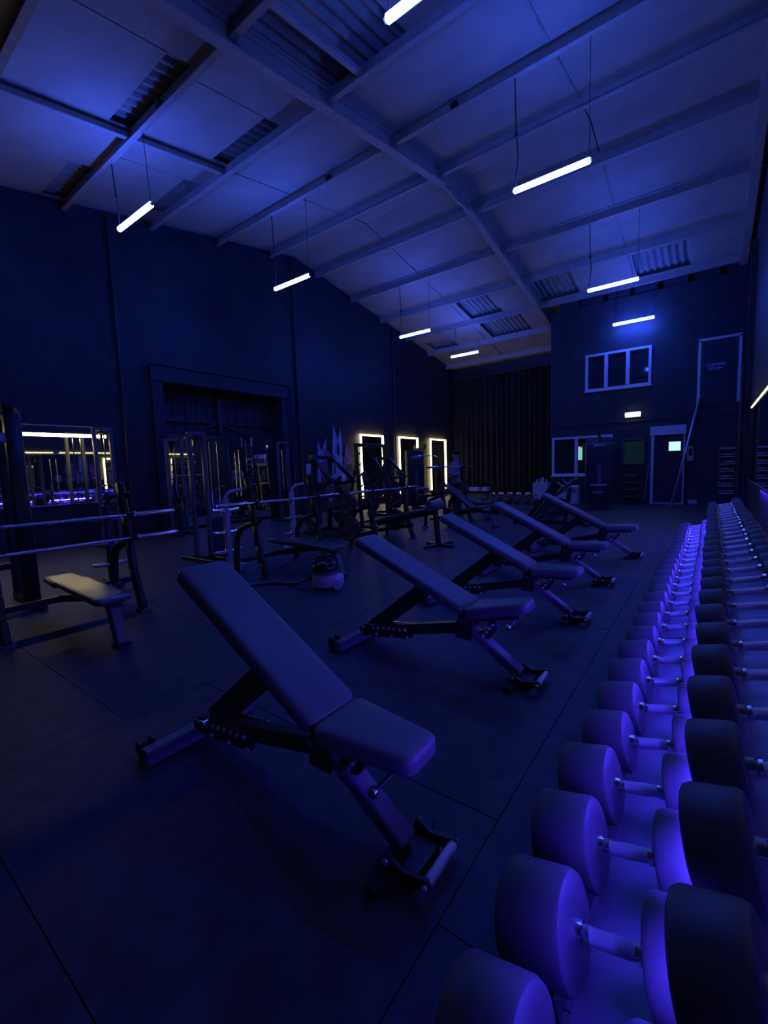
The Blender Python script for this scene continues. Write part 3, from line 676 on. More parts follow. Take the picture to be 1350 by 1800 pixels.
BAR = {}
def barbell(loc, label, rz=0):
    t = thing('barbell', label, 'barbell', loc, rz)
    if not BAR:
        BAR['shaft'] = MB().cyl((0, -0.655, 0), (0, 0.655, 0), 0.0145, 12).mesh('shaft', 'chrome')
        BAR['knurling'] = MB().cyl((0, 0.10, 0), (0, 0.42, 0), 0.0152, 12).mesh('knurling', 'knurl')
        BAR['sleeve'] = MB().lathe([(0.0, .655), (0.038, .655), (0.038, .675), (0.0255, .68), (0.0255, 1.085), (0.022, 1.095), (0, 1.095)], (0, 0, 0), (0, 1, 0), 16).mesh('sleeve', 'chrome')
    put(BAR['shaft'], 'shaft', t)
    for s in (0, 1):
        put(BAR['knurling'], 'knurling', t, rotz=PI * s); put(BAR['sleeve'], 'sleeve', t, rotz=PI * s)
    return t
def barbell_bench(loc, label, topz=1.34, incline=0, pegs=False, decline=False):
    """+x toward the lifter's feet, bar along y; origin under the bar"""
    t = thing('barbell_bench', label, 'bench', loc, 0, 'barbell benches in a row')
    for s in (-1, 1):
        y = s * 0.56
        up = MB(); pts = [V(0.20, y, 0.01), V(0.12, y, 0.20), V(0.06, y, 0.42), V(0.02, y, 0.70), V(-0.03, y, 1.0), V(-0.10, y, topz)]
        for a, b in zip(pts[:-1], pts[1:]): up.bar(a, b, 0.065, 0.095, up=(1, 0, 0), ch=.2)
        u = up.build('upright', 'black_metal', t)
        MB().box((0.20, y, 0.012), (0.14, 0.10, 0.024)).build('foot_plate', 'grey_metal', u)
        lg = MB().tube([V(0.0, y, 0.72), V(-0.14, y, 0.70), V(-0.32, y, 0.62), V(-0.40, y, 0.50), V(-0.43, y, 0.30), V(-0.45, y, 0.01)], 0.042, 10).build('rear_leg', 'black_metal', t)
        MB().box((-0.45, y, 0.012), (0.12, 0.09, 0.024)).build('foot_plate', 'grey_metal', lg)
        for k, z in enumerate((0.759, 0.998, 1.21 if topz < 1.38 else 1.373)):
            x = 0.015 - (z - 0.70) * 0.17
            hk = MB().prism([(0.0, -0.05), (0.07, -0.03), (0.095, 0.03), (0.085, 0.035), (0.06, -0.008), (0.03, -0.012), (0.0, 0.02)], (x + .04, y, z), (1, 0, 0), (0, 0, 1), 0.05)
            hk.build('bar_catch', 'black_metal', t)
    MB().bar((-0.30, -0.57, 0.20), (-0.30, 0.57, 0.20), 0.07, 0.06).build('cross_tube', 'black_metal', t)
    if pegs:
        for s in (-1, 1):
            for px_, pz in ((-0.36, 0.33), (-0.40, 0.78)):
                MB().cyl((px_, s * 0.54, pz), (px_, s * 0.86, pz), 0.025, 12).build('plate_peg', 'chrome', t)
            MB().bar((-0.42, s * 0.56, 0.25), (-0.42, s * 0.56, 0.90), 0.06, 0.06).build('peg_post', 'black_metal', t)
            for px_, pz, r_ in ((-0.36, 0.33, 0.225), (-0.40, 0.78, 0.20)):
                for k in range(2):
                    weight_plate((loc[0] + px_, loc[1] + s * (0.69 + 0.055 * k), pz), r_, 0, 'round black weight plate stored on the side pegs of the decline bench', 'plates stored on the barbell bench')
    MB().bar((-0.30, 0, 0.20), (0.55, 0, 0.345), 0.06, 0.07).build('spine', 'black_metal', t)
    if decline:
        pst = MB().bar((1.08, 0, 0.01), (1.02, 0, 0.70), 0.08, 0.08, up=(1, 0, 0)).build('front_post', 'black_metal', t)
        MB().bar((1.00, -0.36, 0.025), (1.14, 0.40, 0.025), 0.05, 0.05).build('front_foot', 'black_metal', pst)
        MB().bar((0.80, 0.06, 0.025), (1.38, -0.03, 0.025), 0.05, 0.045).build('foot_brace', 'black_metal', pst)
        MB().lathe([(0.0, -.21), (0.07, -.21), (0.085, -.195), (0.085, .195), (0.07, .21), (0, .21)], (1.02, 0, 0.72), (0, 1, 0), 18).build('roller_pad', 'vinyl', t)
        MB().bar((-0.25, 0, 0.33), (1.02, 0, 0.60), 0.09, 0.07).build('pad_frame', 'black_metal', t)
        MB().pad(1.22, 0.27, 0.27, 0.06, 0.05, 0.02, Matrix.Translation((-0.26, 0, 0.37)) @ rotY(-0.21)).build('pad', 'vinyl_gloss', t, 60)
        return t
    fl_ = MB().bar((0.90, 0, 0.34), (1.02, 0, 0.01), 0.085, 0.085, up=(1, 0, 0)).build('front_leg', 'grey_metal', t)
    MB().box((1.02, 0, 0.012), (0.10, 0.12, 0.024)).build('foot_plate', 'black_metal', fl_)
    MB().bar((-0.22, 0, 0.385), (0.96, 0, 0.332), 0.10, 0.05).build('pad_frame', 'black_metal', t)
    if not incline:
        MB().pad(0.36, 0.26, 0.28, 0.055, 0.04, 0.02, Matrix.Translation((-0.34, 0, 0.388)) @ rotY(math.radians(2.6))).build('head_pad', 'vinyl_gloss', t, 60)
        MB().pad(0.94, 0.28, 0.29, 0.055, 0.05, 0.02, Matrix.Translation((0.03, 0, 0.392)) @ rotY(math.radians(2.6))).build('pad', 'vinyl_gloss', t, 60)
    else:
        MB().pad(0.80, 0.28, 0.28, 0.055, 0.05, 0.02, Matrix.Translation((0.50, 0, 0.40)) @ rotY(math.radians(incline)) @ Matrix.Rotation(PI, 4, 'Z')).build('back_pad', 'vinyl_gloss', t, 60)
        MB().bar((0.05, 0, 0.36), (0.20, 0, 0.62), 0.06, 0.06).build('pad_strut', 'black_metal', t)
        MB().pad(0.40, 0.28, 0.28, 0.055, 0.05, 0.02, Matrix.Translation((0.54, 0, 0.40)) @ rotY(math.radians(-8))).build('seat', 'vinyl_gloss', t, 60)
    return t
BX = -4.93
barbell_bench((BX, 1.52, 0), 'flat barbell bench beside the wide lit mirror, two bars racked')
barbell((BX + 0.0493, 1.47, 1.001), 'empty chrome barbell on the upper catches above the warm-lit pad')
barbell((BX + 0.090, 1.467, 0.762), 'empty chrome barbell on the lower catches above the warm-lit pad')
barbell_bench((BX + .08, 4.18, 0), 'flat barbell bench with the vacuum cleaner at its feet')
barbell((BX + .1293, 4.13, 1.001), 'empty barbell racked above the vacuum cleaner')
barbell_bench((BX + .05, 6.68, 0), 'decline barbell bench with a fat leg roller and stored weight plates', pegs=True, decline=True)
barbell((BX + .0993, 6.63, 1.001), 'empty barbell racked on the decline bench with the leg roller')
barbell_bench((BX + .1, 9.25, 0), 'tall incline barbell bench near the standing person', topz=1.5, incline=38)
barbell((BX + .0856, 9.20, 1.376), 'empty barbell racked high in front of the standing person')

# ================================================================== PLATE TREES, WEIGHT PLATES
def plate_tree(loc, label, m, h=1.12):
    t = thing('plate_tree', label, 'rack', loc, 0, 'plate trees between the barbell benches')
    MB().bar((0, 0, 0.03), (0, 0, h - .12), 0.075, 0.075).build('post', m, t)
    MB().tube([V(0, 0, h - .14)] + arc((0.0, 0.14, h - .14), 0.14, 180, 90, 6, (0, 1, 0), (0, 0, 1)) + [V(0, 0.30, h + .02)], 0.026, 10).build('top_handle', m, t)
    MB().bar((-0.26, 0, 0.025), (0.26, 0, 0.025), 0.06, 0.05).bar((0, -0.26, 0.025), (0, 0.26, 0.025), 0.06, 0.05).build('base', m, t)
    for z in (0.24, 0.52, 0.84):
        for s in (-1, 1):
            p = MB().lathe([(0.0, 0.03), (0.036, 0.035), (0.036, 0.05), (0.025, 0.055), (0.025, 0.215), (0.02, 0.22), (0, 0.22)], (0, 0, z + .02), (0, s, 0.06), 12)
            p.build('peg', 'chrome', t)
    return t
plate_tree((-6.30, 2.42, 0), 'dark empty plate tree beside the wide lit mirror', 'black_metal', 1.16)
plate_tree((-5.62, 3.72, 0), 'pale empty plate tree beside the cable tower', 'pale_metal', 1.14)
plate_tree((-6.15, 5.45, 0), 'pale empty plate tree behind the flat bench with the vacuum cleaner', 'pale_metal', 1.14)
# ================================================================== CABLE TOWERS
def cable_tower(loc, label, h=2.2, rz=0, wd=0.30, sy=0.0):
    t = thing('cable_tower', label, 'gym machine', loc, rz, 'cable towers by the gable wall')
    for s in (-1, 1):
        MB().bar((0, s * wd / 2, 0.05), (0, s * wd / 2, h), 0.06, 0.075).build('upright', 'grey_metal', t)
        MB().cyl((-0.12, sy + s * 0.07, 0.1), (-0.12, sy + s * 0.07, h - .1), 0.012, 8).build('guide_rod', 'chrome', t)
        MB().bar((-0.45, s * wd / 2, 0.03), (0.42, s * wd / 2, 0.03), 0.07, 0.06).build('base_foot', 'black_metal', t)
    MB().bar((0, -wd / 2 - .03, h), (0, wd / 2 + .03, h), 0.08, 0.06).build('top_beam', 'grey_metal', t)
    MB().bar((0.0, 0, h - .02), (-0.24, 0, h - .02), 0.06, 0.05).bar((-0.12, -0.12, h - .06), (-0.12, sy + 0.12, h - .06), 0.06, 0.03).build('pulley_arm', 'black_metal', t)
    MB().bar((-0.22, sy / 2, 0.06), (0.1, sy / 2, 0.06), wd + sy * .8, 0.04).build('base_plate', 'black_metal', t)
    for k in range(14):
        MB().box((-0.12, sy, 0.105 + k * 0.042), (0.11, 0.26, 0.039)).build('stack_plate', 'cast_iron', t)
    cr = MB().box((0.03, 0, 0.80), (0.09, wd - .07, 0.16)).build('carriage', 'black_metal', t)
    MB().lathe([(0.0, -.02), (0.06, -.02), (0.06, -.012), (0.045, 0), (0.06, .012), (0.06, .02), (0, .02)], (0.12, 0, 0.80), (0, 1, 0), 20).build('pulley', 'black_plastic', cr)
    for z in (h - .14,):
        MB().lathe([(0.0, -.02), (0.06, -.02), (0.06, -.012), (0.045, 0), (0.06, .012), (0.06, .02), (0, .02)], (-0.10, 0, z), (0, 1, 0), 20).build('pulley', 'black_plastic', t)
    MB().tube([(-0.12, sy, 0.70), (-0.12, sy, h - .18), (0.06, 0, h - .12), (0.12, 0, 0.86)], 0.005, 6).build('cable', 'cable', t)
    MB().tube([(0.16, 0, 0.78), (0.18, 0, 0.62)], 0.006, 6).tube([(0.18, 0, 0.62), (0.18, -0.06, 0.52), (0.18, 0.06, 0.52)], 0.008, 6, closed=True).build('stirrup_handle', 'chrome', t)
    return t
cable_tower((-9.75, 3.80, 0), 'grey cable tower at the end of the wide lit mirror', 2.36)
cable_tower((-9.95, 5.35, 0), 'grey cable tower standing before the mirrored doorway', 2.2, 0.0, 0.36)
cable_tower((-6.60, 3.92, 0), 'grey cable tower with weight stack behind the pale plate tree', 2.04, 0.0, 0.24, 0.36)
cable_tower((-9.70, 8.35, 0), 'grey cable tower beside the mural end of the doorway', 2.2, 0.0, 0.34)
# half rack by the wide mirror
hr = thing('half_rack', 'black half rack with wide posts in front of the wide lit mirror', 'gym rack', (-6.1, 0.9, 0))
for s in (-1, 1):
    MB().bar((0, s * 0.60, 0.04), (0, s * 0.60, 2.22), 0.15, 0.10, up=(1, 0, 0)).build('post', 'black_metal', hr)
    MB().bar((-0.55, s * 0.60, 0.04), (0.35, s * 0.60, 0.04), 0.09, 0.08).build('base_foot', 'black_metal', hr)
    MB().bar((-0.5, s * 0.60, 0.06), (-0.5, s * 0.60, 2.1), 0.08, 0.08).build('rear_post', 'black_metal', hr)
    MB().tube([(0.02, s * 0.60, 2.18), (0.14, s * 0.60, 2.16), (0.22, s * 0.60, 2.10), (0.22, s * .60, 2.06)], 0.016, 8).build('top_hook', 'chrome', hr)
    MB().bar((0.0, s * 0.6, 2.16), (-0.5, s * 0.6, 2.06), 0.06, 0.06).build('top_side_tube', 'black_metal', hr)
MB().bar((0, -0.6, 1.86), (0, 0.55, 1.86), 0.08, 0.10).build('name_beam', 'pale_metal', hr)
MB().bar((-0.5, -0.6, 0.40), (-0.5, 0.6, 0.40), 0.07, 0.07).build('cross_tube', 'black_metal', hr)
MB().tube([(0.0, -.6, 2.12), (0, .6, 2.12)], 0.017, 8).build('pull_up_bar', 'chrome', hr)

# ================================================================== PLATE-LOADED MACHINES
def press_machine(loc, rz, label, plates_label, grp):
    t = thing('press_machine', label, 'gym machine', loc, rz)
    for s in (-1, 1):
        MB().bar((-0.7, s * 0.36, 0.04), (0.75, s * 0.36, 0.04), 0.08, 0.08).build('base_rail', 'black_metal', t)
        MB().bar((-0.55, s * 0.30, 0.06), (-0.40, s * 0.25, 1.72), 0.07, 0.10, up=(1, 0, 0)).build('upright', 'black_metal', t)
        MB().bar((-0.40, s * 0.27, 1.68), (0.16, s * 0.36, 1.18), 0.06, 0.09).build('lever_arm', 'black_metal', t)
        MB().bar((-0.48, s * 0.29, 1.05), (0.20, s * 0.36, 1.14), 0.05, 0.07).build('link_arm', 'black_metal', t)
        MB().cyl((0.16, s * 0.36, 1.16), (0.40, s * 0.22, 1.12), 0.018, 10).build('hand_grip', 'rubber_black', t)
        MB().lathe([(0, 0), (0.07, 0), (0.075, .02), (0.07, .06), (0, .065)], (-0.40, s * 0.30, 1.66), (0, s, 0), 18).build('pivot_boss', 'black_metal', t)
        for z in (0.36, 0.79):
            MB().cyl((-0.3, s * 0.30, z), (-0.3, s * 0.66, z), 0.025, 12).build('plate_peg', 'chrome', t)
            MB().bar((-0.5, s * 0.30, z), (-0.26, s * 0.30, z), 0.05, 0.06).build('peg_arm', 'black_metal', t)
    MB().bar((-0.7, -0.36, 0.04), (-0.7, 0.36, 0.04), 0.08, 0.08).build('cross_tube', 'black_metal', t)
    MB().bar((0.72, -0.36, 0.04), (0.72, 0.36, 0.04), 0.08, 0.08).build('cross_tube', 'black_metal', t)
    MB().bar((-0.40, -0.27, 1.68), (-0.40, 0.27, 1.68), 0.09, 0.09).build('top_beam', 'black_metal', t)
    MB().bar((-0.46, -0.3, 0.98), (-0.46, 0.3, 0.98), 0.08, 0.07).build('mid_beam', 'black_metal', t)
    MB().bar((0.15, 0, 0.06), (0.15, 0, 0.46), 0.08, 0.08).build('seat_post', 'grey_metal', t)
    MB().pad(0.40, 0.32, 0.28, 0.07, 0.05, 0.02, Matrix.Translation((-0.02, 0, 0.46))).build('seat', 'vinyl_gloss', t, 60)
    MB().pad(0.70, 0.28, 0.28, 0.07, 0.05, 0.02, Matrix.Translation((-0.14, 0, 0.56)) @ rotY(-PI / 2 - .12)).build('back_pad', 'vinyl_gloss', t, 60)
    c, s_ = math.cos(rz), math.sin(rz)
    for sd in (-1, 1):
        for z, r, n in ((0.36, 0.215, 2), (0.79, 0.19, 2)):
            for k in range(n):
                lx, ly = -0.3, sd * (0.42 + 0.06 * k)
                weight_plate((loc[0] + lx * c - ly * s_, loc[1] + lx * s_ + ly * c, z), r, rz, plates_label, grp)
    return t
press_machine((-6.5, 7.05, 0), 0.0, 'black plate-loaded press machine in front of the mural', 'round black weight plate on a peg of the press by the mural', 'plates on the press by the mural')
press_machine((-7.6, 10.6, 0), -0.25, 'black plate-loaded press machine before the backlit mirrors', 'round black weight plate on a peg of the press before the backlit mirrors', 'plates on the press before the backlit mirrors')
# pulldown with tall stack shroud
def stack_machine(loc, rz, label, h=1.9, wd=0.62):
    t = thing('stack_machine', label, 'gym machine', loc, rz)
    sh = MB(); M = Matrix.Translation((-0.12, 0, 0.08))
    sh.pad(0.26, wd, wd, h - .08, 0.05, 0.03, M); sd_ = sh.build('shroud', 'shroud', t, 50)
    MB().box((0.147, 0, h - .22), (0.008, 0.30, 0.06)).build('name_plate', 'paper', sd_)
    MB().box((0.146, 0, 0.8), (0.008, 0.10, 1.0)).build('stack_slot', 'grey_metal', sd_)
    MB().bar((-0.2, 0, 0.04), (1.0, 0, 0.04), 0.10, 0.08).build('base', 'black_metal', t)
    MB().bar((0.98, -0.35, 0.04), (0.98, 0.35, 0.04), 0.08, 0.07).build('front_foot', 'black_metal', t)
    MB().bar((0.0, 0, h + .02), (0.75, 0, h + .06), 0.07, 0.08).build('overhead_arm', 'black_metal', t)
    for sx in (0.08, 0.72):
        MB().lathe([(0, -.02), (0.06, -.02), (0.05, 0), (0.06, .02), (0, .02)], (sx, 0, h + .12), (0, 1, 0), 16).build('pulley', 'black_plastic', t)
    MB().tube([(0.72, -0.5, h - .28), (0.72, -0.36, h - .2), (0.72, 0.36, h - .2), (0.72, 0.5, h - .28)], 0.014, 8).tube([(0.72, 0, h - .2), (0.72, 0, h + .06)], 0.006, 6).build('pull_bar', 'chrome', t)
    MB().bar((0.72, 0, 0.06), (0.72, 0, 0.44), 0.08, 0.08).build('seat_post', 'black_metal', t)
    MB().pad(0.38, 0.32, 0.28, 0.07, 0.05, 0.02, Matrix.Translation((0.52, 0, 0.44))).build('seat', 'vinyl_gloss', t, 60)
    MB().cyl((0.50, -0.22, 0.66), (0.50, 0.22, 0.66), 0.06, 14).build('thigh_roller', 'vinyl_gloss', t)
    MB().bar((0.40, 0, 0.1), (0.50, 0, 0.66), 0.05, 0.05).build('roller_post', 'black_metal', t)
    return t
stack_machine((-8.1, 12.7, 0), -0.5, 'tall shrouded pulldown machine in front of the middle backlit mirror', 1.95)
stack_machine((-2.72, 14.7, 0), -PI / 2 + .15, 'tall shrouded stack machine in front of the office window', 2.08, 0.78)
# half racks before the backlit mirrors
def squat_stand(loc, rz, label, h=2.1):
    t = thing('squat_rack', label, 'gym rack', loc, rz)
    for s in (-1, 1):
        MB().bar((0, s * 0.56, 0.03), (-0.12, s * 0.56, h), 0.07, 0.08, up=(1, 0, 0)).build('upright', 'black_metal', t)
        MB().bar((-0.6, s * 0.56, 0.03), (0.45, s * 0.56, 0.03), 0.08, 0.06).build('base_foot', 'black_metal', t)
        MB().bar((-0.55, s * 0.56, 0.05), (-0.12, s * 0.56, h - .5), 0.06, 0.06, up=(1, 0, 0)).build('brace', 'black_metal', t)
        for k in range(5):
            MB().prism([(0, -.04), (.08, -.02), (.10, .03), (.07, .0), (0, .02)], (-0.02 - 0.02 * k, s * .56, 0.75 + k * .25), (1, 0, 0), (0, 0, 1), 0.05).build('bar_catch', 'black_metal', t)
    MB().bar((-0.12, -0.56, h - .04), (-0.12, 0.56, h - .04), 0.08, 0.08).build('cross_tube', 'black_metal', t)
    MB().bar((-0.5, -0.56, 0.05), (-0.5, 0.56, 0.05), 0.07, 0.06).build('cross_tube', 'black_metal', t)
    return t
squat_stand((-6.6, 8.55, 0), 0.0, 'black squat rack in front of the backlit mirror by the mural', 2.0)
# row machine with chrome grips near the office
rm = thing('row_machine', 'black plate-loaded machine with two chrome grips behind the last adjustable benches', 'gym machine', (-2.9, 10.3, 0))
MB().bar((-0.7, 0, 0.04), (0.85, 0, 0.04), 0.10, 0.08).bar((-0.7, -.4, 0.04), (-.7, .4, 0.04), 0.08, 0.08).bar((0.8, -.35, 0.04), (.8, .35, 0.04), 0.08, 0.07).build('base', 'black_metal', rm)
for s in (-1, 1):
    MB().bar((-0.5, s * 0.28, 0.06), (0.18, s * 0.30, 0.98), 0.07, 0.08).build('lever_arm', 'black_metal', rm)
    MB().cyl((0.16, s * 0.30, 1.00), (0.46, s * 0.26, 0.70), 0.020, 10).build('grip', 'chrome', rm)
    MB().cyl((0.1, s * 0.2, 0.34), (0.1, s * 0.52, 0.34), 0.025, 10).build('plate_peg', 'chrome', rm)
    MB().bar((-0.3, s * .22, 0.08), (0.1, s * 0.22, 0.36), 0.06, 0.06).build('peg_arm', 'black_metal', rm)
MB().pad(0.6, 0.28, 0.26, 0.06, 0.05, 0.02, Matrix.Translation((0.1, 0, 0.62)) @ rotY(-.7)).build('chest_pad', 'vinyl_gloss', rm, 60)
MB().bar((0.3, 0, 0.06), (0.4, 0, 0.80), 0.08, 0.08).build('pad_post', 'black_metal', rm)
for s in (-1, 1):
    weight_plate((-2.8, 10.3 + s * 0.42, 0.34), 0.215, 0, 'round black weight plate on the machine with two chrome grips', 'plates on the chrome-grip machine')

# ================================================================== SMALL THINGS ON THE FLOOR
vc = thing('vacuum_cleaner', 'round tub vacuum cleaner with pale body and glossy black lid', 'vacuum cleaner', (-3.66, 3.70, 0), math.radians(45))
MB().lathe([(0, 0.03), (0.15, 0.03), (0.165, 0.05), (0.165, 0.17), (0.155, 0.18), (0, 0.18)], (0, 0, 0), (0, 0, 1), 28).build('tub', 'white_plastic', vc)
MB().lathe([(0, 0.18), (0.168, 0.18), (0.172, 0.195), (0.168, 0.21), (0, 0.21)], (0, 0, 0), (0, 0, 1), 28).build('rim_band', 'grey_metal', vc)
MB().lathe([(0, 0.21), (0.16, 0.21), (0.163, 0.26), (0.15, 0.30), (0.11, 0.325), (0, 0.33)], (0, 0, 0), (0, 0, 1), 28).build('lid', 'black_plastic', vc)
MB().tube([(-.1, 0, 0.31), (-.09, 0, 0.37), (0, 0, 0.39), (.09, 0, 0.37), (.1, 0, 0.31)], 0.014, 8).build('carry_handle', 'black_plastic', vc)
MB().pad(0.16, 0.26, 0.18, 0.11, 0.05, 0.03, Matrix.Translation((0.06, 0, 0.04))).build('wheel_housing', 'white_plastic', vc, 60)
for s in (-1, 1):
    MB().lathe([(0, 0), (0.055, 0), (0.062, .008), (0.062, .03), (0.055, .036), (0, .036)], (0.14, s * 0.12, 0.062), (0, s, 0), 22).build('wheel', 'white_plastic', vc)
    MB().sph((-0.12, s * 0.07, 0.018), 0.02, 8).build('castor', 'black_plastic', vc)
MB().cyl((-0.14, 0, 0.13), (-0.20, 0, 0.12), 0.03, 12).build('hose_socket', 'black_plastic', vc)
hs = thing('vacuum_hose', 'grey flexible vacuum hose trailing across the floor mats', 'hose', (0, 0, 0))
hp = [V(-3.80, 3.56, 0.12), V(-3.95, 3.52, 0.06), V(-4.12, 3.55, 0.024), V(-4.32, 3.50, 0.024), V(-4.48, 3.32, 0.024), V(-4.52, 3.10, 0.024), V(-4.30, 2.86, 0.024), V(-4.0, 2.72, 0.024), V(-3.62, 2.66, 0.024)]
sm = []
for i in range(len(hp) - 1):
    p0, p1, p2, p3 = hp[max(0, i - 1)], hp[i], hp[i + 1], hp[min(len(hp) - 1, i + 2)]
    for k in range(8):
        u_ = k / 8; sm.append(0.5 * ((2 * p1) + (p2 - p0) * u_ + (2 * p0 - 5 * p1 + 4 * p2 - p3) * u_ ** 2 + (3 * p1 - p0 - 3 * p2 + p3) * u_ ** 3))
sm.append(hp[-1])
MB().tube(sm, [0.021 + 0.002 * (i % 2) for i in range(len(sm))], 10).build('tube', 'grey_metal', hs)
MB().bar((-3.66, 2.665, 0.022), (-3.32, 2.65, 0.022), 0.045, 0.04).build('nozzle', 'black_plastic', hs)
bt = thing('water_bottle', 'small clear drinking bottle standing on the floor behind the adjustable benches', 'bottle', (-3.15, 9.35, 0))
MB().lathe([(0, 0), (0.035, 0), (0.037, .01), (0.037, .15), (0.03, .18), (0.016, .20), (0.016, .215), (0, .215)], (0, 0, 0), (0, 0, 1), 14).build('body', 'clear', bt)
MB().lathe([(0, .213), (0.02, .213), (0.02, .24), (0, .24)], (0, 0, 0), (0, 0, 1), 12).build('cap', 'white_plastic', bt)
bn = thing('storage_bin', 'pale open storage box with rolled towels by the office corner', 'box', (-4.75, 15.7, 0))
for c_, d_ in (((0, 0, .02), (.5, .4, .04)), ((-.24, 0, .36), (.02, .4, .7)), ((.24, 0, .36), (.02, .4, .7)), ((0, -.19, .36), (.46, .02, .7)), ((0, .19, .36), (.46, .02, .7))):
    MB().box(c_, d_).build('side_board', 'pale_metal', bn)
for k in range(4):
    MB().cyl((-0.15 + k * .1, 0.05 * (k % 2), 0.05), (-0.15 + k * .1, 0.05 * (k % 2), 0.82 + .03 * (k % 3)), 0.03, 10).build('towel_roll', 'white_plastic', bn)
lb = thing('carton', 'pale cardboard carton under the office window', 'box', (-3.85, 15.6, 0))
MB().box((0, 0, 0.28), (0.72, 0.4, 0.56)).build('body', 'pale_metal', lb); MB().box((0, -0.12, 0.57), (0.72, 0.22, 0.012), Matrix.Rotation(0.3, 3, 'X')).build('flap', 'pale_metal', lb)
def kettlebell(loc, r, label):
    t = thing('kettlebell', label, 'kettlebell', loc, random.uniform(0, 3), 'kettlebells by the curtain')
    kb = MB().sph((0, 0, r * .92), r, 16); kb.v = [(x, y, max(z, 0.0)) for x, y, z in kb.v]; kb.build('ball', 'cast_iron', t)
    MB().tube([(-r * .6, 0, r * 1.55), (-r * .72, 0, r * 2.2), (-r * .4, 0, r * 2.6), (r * .4, 0, r * 2.6), (r * .72, 0, r * 2.2), (r * .6, 0, r * 1.55)], r * .17, 8).build('handle', 'grey_metal', t)
for k in range(7):
    kettlebell((-6.6 + 0.32 * k, 14.8 + 0.12 * (k % 2), 0), 0.10 + 0.012 * (k % 4), 'black kettlebell in the row on the floor before the curtain')
for k in range(3):
    t = weight_plate((-4.9 + 0.06 * k, 11.8, 0.2145), 0.215, PI / 2, 'round black weight plate standing on edge by the kettlebells', 'plates standing on the floor')
# flat utility bench with things behind the person
pb_ = thing('floor_platform', 'low dark storage rack with pale boxes on it before the curtain', 'rack', (-7.4, 15.4, 0))
MB().bar((-0.7, 0, 0.40), (0.9, 0, 0.40), 0.4, 0.04).build('shelf', 'black_metal', pb_)
for x in (-.65, .85):
    for y in (-.17, .17): MB().bar((x, y, 0.0), (x, y, 0.39), 0.05, 0.05).build('leg', 'black_metal', pb_)
for k, (x, wd) in enumerate(((-7.7, .3), (-7.15, .36), (-6.7, .22))):
    tag(MB().box((x, 15.4, 0.42 + .07), (wd, 0.25, 0.14)).build('carton', 'white_plastic'), 'small pale box on the low storage rack before the curtain', 'box', 'boxes on the low rack')
# ladder leaning toward the upper door, seen edge-on
ld = thing('ladder', 'aluminium ladder leaning against the office wall under the upper door', 'ladder', (-0.90, 15.45, 0))
A, B = V(0, 0, 0), V(0.60, 0.435, 3.2)
for s in (-1, 1):
    MB().bar(A + V(0, s * 0.19, 0), B + V(0, s * 0.19, 0), 0.028, 0.045, up=(1, 0, 0)).build('rail', 'aluminium', ld)
for k in range(11):
    p = A + (B - A) * ((k + .7) / 11.5)
    MB().cyl(p + V(0, -.19, 0), p + V(0, .19, 0), 0.014, 8).build('rung', 'aluminium', ld)
sg = tag(MB().box((-0.50, YO - .012, 1.52), (0.15, 0.012, 0.42)).build('sign_plate', 'paper'), 'narrow pale sign plate on the office wall beside the door', 'sign')
MB().box((-0.5, YO - .02, 1.56), (0.09, 0.006, 0.2)).build('printed_panel', 'poster', sg)
sk = tag(MB().bar((-0.52, YO - .02, 0.07), (-0.30, YO - .02, 0.07), 0.03, 0.13).build('kick_plate', 'pale_metal'), 'pale kick plate at the foot of the office wall beside the door', 'plate')
br = thing('broom', 'thin broom leaning on the office wall beside the door', 'broom', (-1.66, 15.9, 0))
MB().tube([(0, 0, .08), (0.1, .188, 1.2)], 0.013, 8).build('stick', 'aluminium', br); MB().box((0, 0, .05), (.16, .05, .1)).build('head', 'black_plastic', br)
sb = thing('step_stack', 'dark shelf unit with pale edges under the small hatch', 'shelf', (-2.0, 15.75, 0))
for k in range(4): MB().box((0, 0, 0.25 + .22 * k), (0.42, 0.3, 0.03)).build('shelf_board', 'grey_metal', sb)
for x in (-.2, .2): MB().box((x, 0, 0.5), (0.03, 0.3, 1.0)).build('side_board', 'black_metal', sb)

# ================================================================== PERSON
def skin_mesh(name, nodes, edges, m, parent, sub=2):
    me = bpy.data.meshes.new(name); me.from_pydata([n_[0] for n_ in nodes], edges, []); me.update()
    me.materials.append(MATS[m])
    o = put(me, name, parent)
    md = o.modifiers.new('skin', 'SKIN'); md.use_smooth_shade = True
    for i, n_ in enumerate(nodes):
        r = n_[1]; me.skin_vertices[0].data[i].radius = (r, r) if not isinstance(r, tuple) else r
    me.skin_vertices[0].data[0].use_root = True
    sdm = o.modifiers.new('sub', 'SUBSURF'); sdm.levels = sub; sdm.render_levels = sub
    return o
pe = thing('person', 'person in a grey hooded top and dark trousers standing behind the racked barbell', 'person', (-5.75, 11.2, 0), math.radians(-25))
